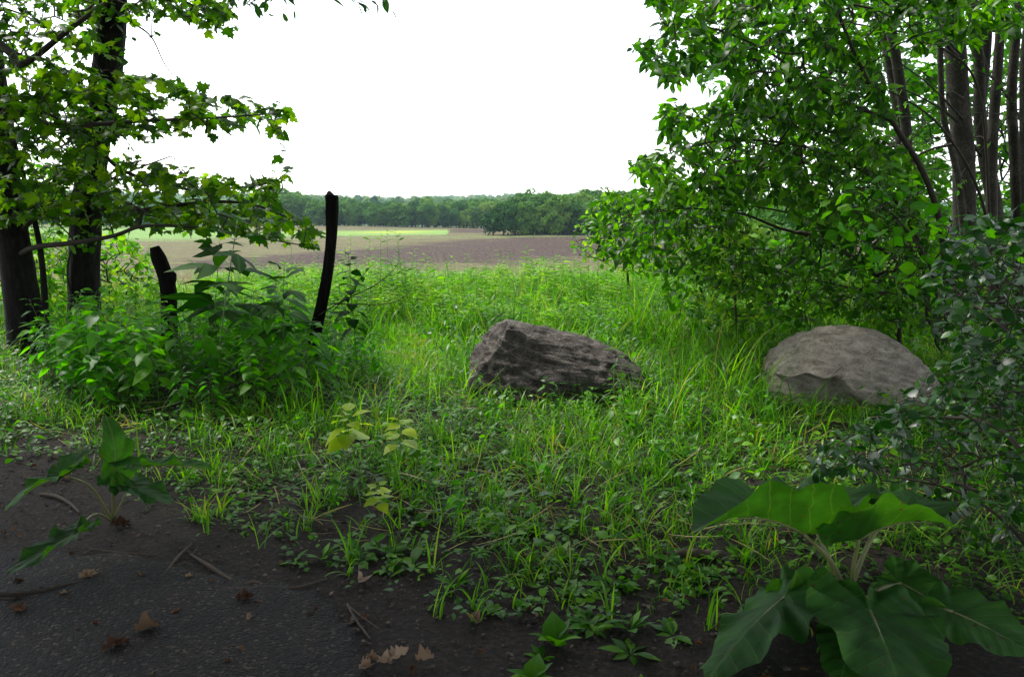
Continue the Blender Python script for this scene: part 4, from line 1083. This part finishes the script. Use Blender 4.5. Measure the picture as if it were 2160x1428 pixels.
for i, (x, y) in enumerate(spots):
    px, py, _ = proj(np.array([[x, y, 0]])); px = px[0]
    top = np.interp(px, [60, 200, 330, 450, 600, 700, 760, 820], [645, 625, 630, 605, 585, 640, 680, 710]) + g.uniform(-10, 130)
    hgt = P(px, top, y)[2]
    put("leafy_weed", WM[i % 6], x, y, float(np.clip(hgt, .35, 1.2)), g.uniform(0, 6.28), "broad leaved green weed in the thicket below the two maple trunks and posts", "weed", "weed thicket below the maples")
# a looser fringe in front at left
for px, py, s in [(60, 850, .33), (130, 860, .36), (15, 880, .3), (210, 875, .42), (285, 870, .45), (395, 890, .4), (450, 895, .36), (100, 800, .5), (180, 800, .5), (-30, 800, .5), (540, 880, .5), (620, 870, .5), (700, 860, .45)]:
    p = G(px, py); put("leafy_weed", WM[int(g.integers(0, 6))], p[0], p[1], s, g.uniform(0, 6.28), "short broad leaved weed along the front edge of the left thicket", "weed", "short weeds edging the thicket")
# lobed giants
LM = [weed_mesh(320 + k, 1.0, .21, 6, [LOBED, LOBED, WEED], G_LOBED, .03, start=.45, droop=0) for k in range(2)]
p = P(440, 700, 6.0); put("tall_weed", LM[0], p[0], 6.0, float(P(440, 455, 6.0)[2]), .3, "tallest weed of the left thicket, its lobed leaves dark against the field", "weed")
p = P(592, 700, 6.2); put("tall_weed", LM[1], p[0], 6.2, float(P(592, 560, 6.2)[2]), 1.2, "tall dark weed with drooping leaves midway between the two posts", "weed")
p = P(458, 700, 6.6); put("tall_weed", LM[1], p[0], 6.6, float(P(458, 510, 6.6)[2]), 2.5, "tall weed just right of the tallest lobed weed", "weed")
NM = weed_mesh(330, 1.0, .10, 12, [HEART], G_LOBED, .02, start=.35)
p = P(752, 700, 6.8); put("slender_weed", NM, p[0], 6.8, float(P(752, 540, 6.8)[2]), .3, "slender upright weed with small heart shaped leaves right of the tall post", "weed")
# light weeds round the dark boulder
WL = [weed_mesh(340 + k, 1.0, .17, 7, [WEED, LANCE], G_SMALL, .08) for k in range(3)]
for px, Y, top, lab in [(955, 6.6, 668, "light green weed rising beside the left end of the dark boulder"), (925, 6.9, 690, "second light green weed further left of the dark boulder"), (1005, 5.75, 765, "pointed leaved weed in front of the dark boulder's left end"),
                        (1052, 5.7, 800, "low pointed leaved weed near the middle of the dark boulder's foot"), (1325, 6.0, 715, "light green weed over the low right end of the dark boulder"), (1240, 5.5, 820, "low weed in the grass right of centre below the dark boulder")]:
    p = P(px, 700, Y); put("pointed_weed", WL[int(g.integers(0, 3))], p[0], Y, float(max(.2, P(px, top, Y)[2])), g.uniform(0, 6.28), lab, "weed")
for i in range(75):
    px = g.uniform(880, 1680); Y = g.uniform(4.9, 9.0); x = P(px, 700, Y)[0]
    if not clear_of_rocks(np.array([x]), np.array([Y]))[0] or (Y < 6.2 and 960 < px < 1400 and g.random() < .5): continue
    put("pointed_weed", WL[i % 3], x, Y, float(g.uniform(.22, .42) + .16 * max(0, Y - 6.5) / 2), g.uniform(0, 6.28), "pointed leaved green weed standing in the grass around the boulders", "weed", "pointed weeds in the grass")
for i in range(85):
    px = g.uniform(620, 1700); Y = g.uniform(3.2, 5.6); x = P(px, 700, Y)[0]
    if g.random() > cover(np.array([[x, Y, 0.0]]))[0] * 1.3: continue
    put("pointed_weed", WL[i % 3] if i % 2 else WM[i % 6], x, Y, float(g.uniform(.12, .26)), g.uniform(0, 6.28), "small leafy weed low in the near grass", "weed", "small leafy weeds in the near grass")
# yellow green saplings
YM = [weed_mesh(350 + k, 1.0, .30, 6, [HEART], G_YEL, .05, start=.5, droop=-.2) for k in range(2)]
p = G(742, 1010); put("sapling", YM[0], p[0], p[1], .40, .5, "taller of two yellow green saplings at the edge of the bare soil", "sapling")
p = G(838, 1010); put("sapling", YM[1], p[0], p[1], .34, 1.1, "shorter yellow green sapling to the right of its taller twin", "sapling")
p = G(800, 1115); put("sapling", YM[1], p[0], p[1], .22, 2.4, "small lime green seedling in front of the two saplings", "sapling")
# rosettes (plantain and dandelion)
def rosette(seed, n, ls, tpls, up=.5):
    g = np.random.default_rng(seed); a = np.arange(n) * 2.4 + g.normal(0, .3, n)
    ml = MB(); place(ml, tpls, np.stack([np.cos(a) * .01, np.sin(a) * .01, np.zeros(n)], 1), np.stack([np.cos(a), np.sin(a), up + g.uniform(-.3, .5, n)], 1), np.stack([-np.cos(a) * .5, -np.sin(a) * .5, np.ones(n)], 1) + g.normal(0, .2, (n, 3)), ls * g.uniform(.6, 1.2, n))
    return ml.mesh("rosette_weed", G_SMALL)
RM = [rosette(360, 8, .16, [PLANT], .6), rosette(361, 7, .14, [PLANT], 1.2), rosette(362, 9, .12, [ELL, PLANT], .35), rosette(363, 7, .16, [HEART, PLANT], .8)]
g = np.random.default_rng(220)
rs = [(620, 1190), (680, 1180), (760, 1185), (830, 1170), (870, 1200), (960, 1240), (1010, 1080), (1110, 1120), (800, 1060), (900, 990), (1040, 1290), (1200, 1250), (1290, 1240), (1330, 1330), (1420, 1340), (1180, 1180), (1250, 1330), (600, 1090), (520, 1060),
      (1330, 930), (1460, 1040), (1130, 1000), (1210, 1060), (1390, 1000), (950, 1000), (1560, 1180), (1500, 1250), (700, 1060), (1330, 1380), (1100, 1190), (1030, 1160), (890, 1110)]
for i in range(22):
    px = g.uniform(420, 1620); b = np.interp(px, *BARE); l = np.interp(px, *LUSH); rs.append((px, g.uniform(l - 60, b)))
for i, (px, py) in enumerate(rs):
    p = G(px, py); e = meshobj("rosette_weed", RM[i % 4]); s = g.uniform(.4, .8); e.location = (p[0], p[1], p[2]); e.scale = (s, s, s * g.uniform(.8, 1.5)); e.rotation_euler = (0, 0, g.uniform(0, 6.28))
    tag(e, "low rosette of strap shaped green leaves in the sparse grass and soil", "weed", "leaf rosettes in the sparse grass")

# ------------------------------------------------------------------ burdock
def heart_grid(seed, nr=14, na=72, ruff=.05):
    g = np.random.default_rng(seed)
    th = np.linspace(-math.pi, math.pi, na)
    R = np.interp(np.abs(th) / math.pi, [0, .08, .2, .33, .5, .66, .8, .9, .96, 1], [1.0, .88, .70, .60, .53, .52, .50, .42, .30, .10])
    ph = g.uniform(0, 6.28, 4)
    wob = 1 + .018 * np.sin(7 * th + ph[0]) + .015 * np.sin(15 * th + ph[1]) + .014 * np.sin(33 * th + ph[2]) + .012 * np.abs(np.sin(23 * th + ph[3]))
    R = R * wob
    rr = np.linspace(0.0, 1, nr) ** .85
    a = rr[:, None] * (R * np.cos(th))[None]; b = rr[:, None] * (R * np.sin(th))[None]
    rz = (rr ** 3)[:, None] * ruff * (np.sin(8 * th + ph[3]) + .6 * np.sin(14 * th + ph[0]))[None] * np.clip(np.abs(th) / .5, 0, 1)[None]
    # quilting between the veins
    q = a - .55 * np.abs(b); rz = rz + .010 * np.abs(np.sin(q * math.pi / .19)) * np.clip(rr * 1.6, 0, 1)[:, None]
    return a, b, rz
def big_leaf(parent, seed, C, tip, nrm_, width=1.0, fold=0.0, droop=0.15, ruff=.05, root=None, pr=.009, cup=0.0, mat=None):
    C = np.array(C, float); tip = np.array(tip, float); L = np.linalg.norm(tip - C) ; ax = norm(tip - C)
    n = np.array(nrm_, float); n = norm(n - ax * (n @ ax)); sd = np.cross(ax, n)
    a, b, rz = heart_grid(seed, ruff=ruff); b = b * width
    z = rz - droop * (a ** 2 - np.maximum(a, 0)) * -1 * 0 + droop * 4 * (np.maximum(a, 0) * (1 - np.maximum(a, 0))) * .5 + fold * (np.sqrt(b * b + .004) - .063) - cup * b * b * 2
    V = C + L * (a[..., None] * ax + b[..., None] * sd + z[..., None] * n)
    nr, na = a.shape
    A = np.stack([b * 1.6, a, np.full_like(a, random.random())], -1)
    i = (np.arange(nr - 1)[:, None] * na + np.arange(na - 1)[None]).ravel()
    mb = MB(); mb.add(V.reshape(-1, 3), [np.stack([i, i + na, i + na + 1, i + 1], 1)], A.reshape(-1, 3))
    lf = obj("leaf", mb, mat or G_BURD, parent)
    if root is not None:
        ms = MB(); root = np.array(root, float)
        mid = (root + C) / 2 + np.array([0, 0, .10 * np.linalg.norm(C - root)]) - ax * .04 * L
        c2 = C + ax * .0
        tube(ms, smooth_path([root, mid, c2], 14), [pr * 1.3, pr, pr * .7], 8, rnd=.6)
        # raised midrib under the blade
        t = np.linspace(.0, .8, 8); zz = droop * 2 * t * (1 - t)
        rib = C + L * (t[:, None] * ax + (zz[:, None] - .004) * n)
        tube(ms, rib, [pr * .65, pr * .15], 6, rnd=.6)
        obj("stalk", ms, G_PETI, lf)
    return lf
r0 = G(1800, 1300)
e = empty("burdock_plant", r0, "large burdock with huge wavy leaves in the bottom right corner", "plant")
rt = r0 + np.array([0, 0, .0])
big_leaf(e, 1, P(1695, 1125, 2.75), P(1462, 1125, 2.55), (0, .34, 1), .80, .95, .22, .04, rt, cup=.22)
big_leaf(e, 2, P(1812, 1138, 2.72), P(2012, 1112, 2.62), (.0, .34, 1), 1.05, .90, .25, .04, rt, cup=.2)
big_leaf(e, 3, P(1700, 1075, 3.0), P(1800, 1030, 3.3), (.1, .3, 1), 1.0, .2, .1, .06, rt + [0, .05, 0])
big_leaf(e, 4, P(1652, 1262, 2.62), P(1492, 1440, 2.30), (-.75, -.30, .65), .62, -.25, .08, .06, rt)
big_leaf(e, 5, P(1836, 1290, 2.48), P(1905, 1480, 2.12), (.08, -.75, .75), 1.10, .06, .06, .055, rt)
big_leaf(e, 6, P(2010, 1290, 2.62), P(2185, 1385, 2.40), (.25, -.6, .8), 1.05, .05, .08, .05, rt)
big_leaf(e, 7, P(1900, 1230, 2.95), P(2010, 1300, 2.85), (.1, -.5, .9), 1.15, .1, .1, .05, rt)
big_leaf(e, 8, P(1640, 1268, 2.72), P(1708, 1285, 2.72), (0, -.9, .5), 1.2, .05, .05, .03, rt)
big_leaf(e, 9, P(1880, 1075, 3.0), P(1990, 1060, 3.15), (.1, .2, 1), 1.1, .1, .12, .05, rt + [0, .08, 0])
big_leaf(e, 10, P(1800, 1330, 2.52), P(1770, 1450, 2.35), (-.3, -.6, .8), .9, .1, .1, .05, rt)
l0 = G(238, 1100)
e = empty("burdock_plant", l0, "smaller burdock with torn drooping leaves on the bare soil at left", "plant")
big_leaf(e, 11, P(243, 988, 3.35), P(222, 878, 3.42), (.65, -.6, .3), .54, .55, .35, .10, l0, .006)
big_leaf(e, 17, P(252, 975, 3.34), P(298, 990, 3.28), (.3, -.3, .9), .7, .2, .1, .04, None)
big_leaf(e, 12, P(138, 1002, 3.35), P(12, 1078, 3.15), (0, .40, 1), .62, .45, .18, .06, l0, .006, cup=.3)
big_leaf(e, 16, P(140, 996, 3.36), P(196, 950, 3.5), (0, .2, 1), .8, .5, .1, .04, None)
big_leaf(e, 13, P(150, 1130, 3.12), P(16, 1214, 2.88), (-.25, -.1, 1), .62, .25, .02, .06, l0, .005)
big_leaf(e, 14, P(330, 982, 3.6), P(466, 996, 3.68), (.1, .2, 1), .42, .5, .1, .04, l0, .004)
big_leaf(e, 15, P(262, 1022, 3.35), P(366, 1066, 3.22), (.1, -.2, 1), .45, .15, .1, .05, l0, .004)

# ------------------------------------------------------------------ sticks, canes, log
def stick(name, label, cat, pts, radii, mat=STICK, z=None, forks=()):
    q = [G(a, b) + [0, 0, r + .004] for (a, b), r in zip(pts, np.interp(np.linspace(0, 1, len(pts)), np.linspace(0, 1, len(radii)), radii))]
    mb = MB(); tube(mb, smooth_path(q, 24), radii, 7, .18, 30, random.random() * 9)
    for f in forks:
        tube(mb, smooth_path([G(a, b) + [0, 0, .008 + .01 * i] for i, (a, b) in enumerate(f)], 12), [radii[0] * .7, .0015], 6, .15, 30, 2)
    o = obj(name, mb, mat, loc=q[0]); return tag(o, label, cat)
stick("stick", "straight bare stick pointing down left on the asphalt edge", "stick", [(405, 1150), (375, 1180), (343, 1222)], [.005, .007, .005])
stick("stick", "thicker pale stick lying to the right of the straight one", "stick", [(402, 1172), (440, 1198), (490, 1230)], [.004, .008, .007], forks=[[(405, 1175), (418, 1160)]])
stick("stick", "long thin dark stick with split pale bark left of centre", "stick", [(445, 1240), (500, 1246), (560, 1243), (625, 1242), (690, 1222)], [.005, .006, .005, .003])
stick("bark_strip", "pale strip of peeled bark on the long thin stick", "bark", [(508, 1238), (535, 1234), (562, 1238)], [.003, .009, .002])
stick("forked_stick", "forked grey stick lying above the heap of curled dead leaves", "stick", [(733, 1278), (750, 1310), (782, 1352)], [.005, .005, .004], forks=[[(736, 1282), (765, 1310), (802, 1342)]])
stick("branch", "long dark fallen branch along the left edge of the asphalt", "branch", [(-60, 1262), (60, 1258), (150, 1238), (240, 1215)], [.008, .010, .007, .003], BARK_T, forks=[[(60, 1258), (30, 1272), (-20, 1280)]])
stick("branch", "grey bent branch on the soil behind the smaller burdock", "branch", [(85, 1045), (120, 1052), (150, 1068), (168, 1085)], [.006, .009, .007, .004], forks=[[(120, 1052), (100, 1040)]])
stick("stick", "thin brown twig lying beneath the smaller burdock", "stick", [(190, 1160), (260, 1168), (330, 1172)], [.003, .003, .002])
stick("log", "short pale grey log half hidden in the grass right of centre", "log", [(1408, 1182), (1450, 1178), (1520, 1180)], [.018, .022, .018])
stick("plank", "flat brown stick lying across the bright mown track", "stick", [(805, 783), (860, 785), (930, 782)], [.012, .014, .010])
def cane(label, pts, r, leaves=0):
    e = empty("bramble_cane", pl(pts)[0], label, "cane"); mb = MB(); q = smooth_path(pl(pts), 24)
    tube(mb, q, [r, r * .3], 6); obj("stem", mb, BARK_T, e)
    if leaves:
        ml = MB(); k = rng.integers(4, 22, leaves); place(ml, [HEART], q[k], np.stack([rng.normal(size=leaves), rng.normal(size=leaves) * .3, -.5 * np.ones(leaves)], 1), np.tile([0, -.5, 1.0], (leaves, 1)), .05 * np.ones(leaves)); obj("foliage", ml, G_LOBED, e)
cane("bare thin cane arching up to the right from the tall post's foot", [(672, 665, 6.9), (720, 636, 6.8), (785, 605, 6.7), (825, 575, 6.7), (840, 555, 6.7)], .006, 3)
cane("bare thin cane curving low and then up, right of the tall post", [(690, 640, 6.9), (760, 642, 6.8), (820, 640, 6.7), (860, 620, 6.7), (872, 598, 6.7)], .005)
cane("young bare cane standing steeply between the arching canes and the post", [(700, 660, 6.9), (750, 600, 6.8), (795, 548, 6.7)], .004, 3)

# ------------------------------------------------------------------ dead leaves, pebbles
def crumple(seed, curl, star=False, dm=G_DEAD):
    g = np.random.default_rng(seed); n = 14
    th = np.linspace(0, 2 * math.pi, 40, endpoint=False)
    R = .5 * (1 + .2 * np.abs(np.sin(2.5 * th)) * (1.2 if star else .3)) * (1 + .04 * np.sin(9 * th + seed)) * np.where(np.abs(np.sin(th)) > .5, .7, 1)
    rr = np.linspace(0, 1, 7)
    x = rr[:, None] * (R * np.cos(th))[None]; y = rr[:, None] * (R * np.sin(th))[None]
    z = np.zeros_like(x)
    for i in range(x.shape[0]):
        for j in range(x.shape[1]): z[i, j] = mnoise.noise(Vector((x[i, j] * 4 + seed, y[i, j] * 4, 0))) * .22
    z += curl * (y ** 2) * 2.2 + .15 * x ** 2 + abs(z.min())
    V = np.stack([x, y, z - z.min() + .01], -1).reshape(-1, 3)
    i = np.arange(6)[:, None] * 40 + np.arange(40)[None]; j = np.arange(6)[:, None] * 40 + (np.arange(40)[None] + 1) % 40
    mb = MB(); mb.add(V, [np.stack([i.ravel(), j.ravel(), j.ravel() + 40, i.ravel() + 40], 1)], np.stack([y.ravel() * 2, x.ravel(), np.full(x.size, .5)], 1))
    return mb.mesh("fallen_leaf", dm)
DL = [crumple(1, 1.3), crumple(2, .5, True), crumple(3, 1.8), crumple(4, .9, True), crumple(5, 1.6, True, G_DEADL), crumple(6, 2.4, False, G_DEADL)]
def dead(px, py, s, k, label, rz=None, group=None, tilt=0.0, zo=0.0):
    p = G(px, py); o = meshobj("fallen_leaf", DL[k]); o.location = (p[0], p[1], p[2] + .012 + zo); s *= .62; o.scale = (s, s, s)
    o.rotation_euler = (tilt, tilt * .4, random.uniform(0, 6.28) if rz is None else rz)
    tag(o, label, "dead leaf", group)
dead(517, 1270, .10, 0, "orange curled dead leaf lying alone on the dark asphalt")
dead(186, 1220, .10, 1, "brown dead leaf resting on the long fallen branch at left", tilt=.3)
dead(255, 1112, .12, 3, "large rust brown dead leaf at the foot of the smaller burdock", tilt=.5)
dead(10, 1130, .06, 0, "small tan dead leaf at the left edge of the picture")
dead(135, 1258, .04, 2, "tiny tan dead leaf below the long fallen branch")
dead(40, 1292, .10, 1, "flat brown dead leaf in the lower left corner on the asphalt")
dead(310, 1335, .12, 5, "grey flattened dead leaf on the asphalt, bottom left")
dead(245, 1370, .12, 3, "dark crumpled dead leaf nearest the bottom left of the asphalt")
dead(760, 1232, .12, 4, "pale tan dead leaf standing on edge at the front of the weeds", tilt=.5)
dead(1000, 1315, .10, 2, "reddish brown dead leaf on the soil below the centre")
dead(140, 1012, .10, 1, "pale ragged dead leaf between the smaller burdock's stalks")
dead(745, 1010, .07, 0, "reddish dead leaf between the two yellow green saplings")
for i, (px, py) in enumerate([(785, 1395), (812, 1412), (845, 1405), (872, 1420), (770, 1420), (895, 1412), (825, 1390)]):
    dead(px, py, .06 + .02 * (i % 3), [4, 5, 4, 3][i % 4], "curled tan dead leaf in the heap at the bottom edge of the asphalt", group="heap of curled dead leaves", tilt=random.uniform(-.6, .6), zo=.01 * (i % 3))
g = np.random.default_rng(230)
for i in range(90):
    px = g.uniform(-40, 1750); py = g.uniform(np.interp(px, *LUSH), 1440)
    dead(px, py, g.uniform(.022, .055), int(g.integers(0, 4)), "small brown dead leaf scattered on the soil and in the sparse grass", group="scattered small dead leaves", tilt=g.uniform(-.4, .4))
# pebbles and crumbs of soil
ICO = np.array([(0, 0, 1), (.89, 0, .45), (.28, .85, .45), (-.72, .53, .45), (-.72, -.53, .45), (.28, -.85, .45), (.72, .53, -.45), (-.28, .85, -.45), (-.89, 0, -.45), (-.28, -.85, -.45), (.72, -.53, -.45), (0, 0, -1)])
ICF = np.array([(0, 1, 2), (0, 2, 3), (0, 3, 4), (0, 4, 5), (0, 5, 1), (1, 6, 2), (2, 7, 3), (3, 8, 4), (4, 9, 5), (5, 10, 1), (6, 7, 2), (7, 8, 3), (8, 9, 4), (9, 10, 5), (10, 6, 1), (11, 7, 6), (11, 8, 7), (11, 9, 8), (11, 10, 9), (11, 6, 10)])
pebm = rockmat("pebbles", [(.02, .016, .013), (.06, .048, .04), (.14, .115, .095)], 30, (1, 1, 1), .3, .003, pos=[.35, .5, .68])
def pebbles(n, smin, smax, sel, seed, power=2.5):
    g = np.random.default_rng(seed); x, y = fan_points(n, 2.3, 6.5, g); V = np.stack([x, y, 0 * x], 1); px, py, _ = proj(V)
    m = sel(px, py, x, y, g); x, y = x[m], y[m]; N = len(x)
    s = smin + (smax - smin) * g.random(N) ** power
    sc = s[:, None] * g.uniform(.6, 1.2, (N, 3)) * np.array([1, 1, .45]); a = g.uniform(0, 6.28, N)
    J = (ICO[None] + g.normal(0, .2, (N, 12, 3))) * sc[:, None]
    R = np.stack([J[..., 0] * np.cos(a)[:, None] - J[..., 1] * np.sin(a)[:, None], J[..., 0] * np.sin(a)[:, None] + J[..., 1] * np.cos(a)[:, None], J[..., 2]], -1)
    R += np.stack([x, y, H(x, y) + s * .25 + .006], 1)[:, None]
    mb.add(R.reshape(-1, 3), [(ICF[None] + (np.arange(N) * 12)[:, None, None]).reshape(-1, 3)])
def onpath(x, y):
    ex = PATH_E
    # signed side of the path edge: on the asphalt when nearer the camera than the edge at this azimuth
    az = np.arctan2(x, y); ea = np.arctan2(ex[:, 0], ex[:, 1]); er = np.hypot(ex[:, 0], ex[:, 1]); k = np.argsort(ea)
    return np.hypot(x, y) < np.interp(az, ea[k], er[k])
mb = MB()
pebbles(22000, .0015, .011, lambda px, py, x, y, g: (~onpath(x, y)) & (g.random(len(px)) < np.clip((py - np.interp(px, *LUSH) + 60) / 200, .05, 1)), 240, 3)
pebbles(900, .008, .020, lambda px, py, x, y, g: (~onpath(x, y)) & (np.exp(-((px - 760) / 180) ** 2 - ((py - 1290) / 110) ** 2) + .12 > g.random(len(px))), 241, 2)
o = obj("gravel", mb, pebm, smooth=False); o["kind"] = "stuff"; o["label"] = "loose pebbles and crumbs of soil beside the asphalt"
mb = MB()
pebbles(16000, .0025, .0075, lambda px, py, x, y, g: onpath(x, y), 242, 2)
asm = rockmat("asphalt_grit", [(.014, .0125, .011), (.035, .031, .027), (.09, .08, .068)], 40, (1, 1, 1), .3, .003, pos=[.35, .5, .68])
o = obj("grit", mb, asm, smooth=False); o["kind"] = "stuff"; o["label"] = "coarse dark grit standing out of the worn asphalt"
# leaf crumbs and stalk litter
g = np.random.default_rng(250); mb = MB()
x, y = fan_points(9000, 2.5, 7.5, g); m = ~onpath(x, y) | (g.random(len(x)) < .12); x, y = x[m], y[m]; N = len(x); a = g.uniform(0, 6.28, N)
place(mb, [LOW, LANCE, LOW2], np.stack([x, y, H(x, y) + .014], 1), np.stack([np.cos(a), np.sin(a), g.normal(0, .12, N)], 1), np.array([0, 0, 1.0]) + g.normal(0, .5, (N, 3)), g.uniform(.006, .028, N))
lit = leafmat("leaf_litter", [(.012, .008, .006), (.03, .02, .014), (.07, .045, .03), (.16, .12, .08)], trans=.1, tcol=(1.2, 1, .7), rough=.8, spec=.2)
o = obj("leaf_litter", mb, lit); o["kind"] = "stuff"; o["label"] = "brown crumbs of leaf litter on the soil"
print("polys", sum(len(o.data.polygons) for o in bpy.data.objects if o.type == 'MESH'))
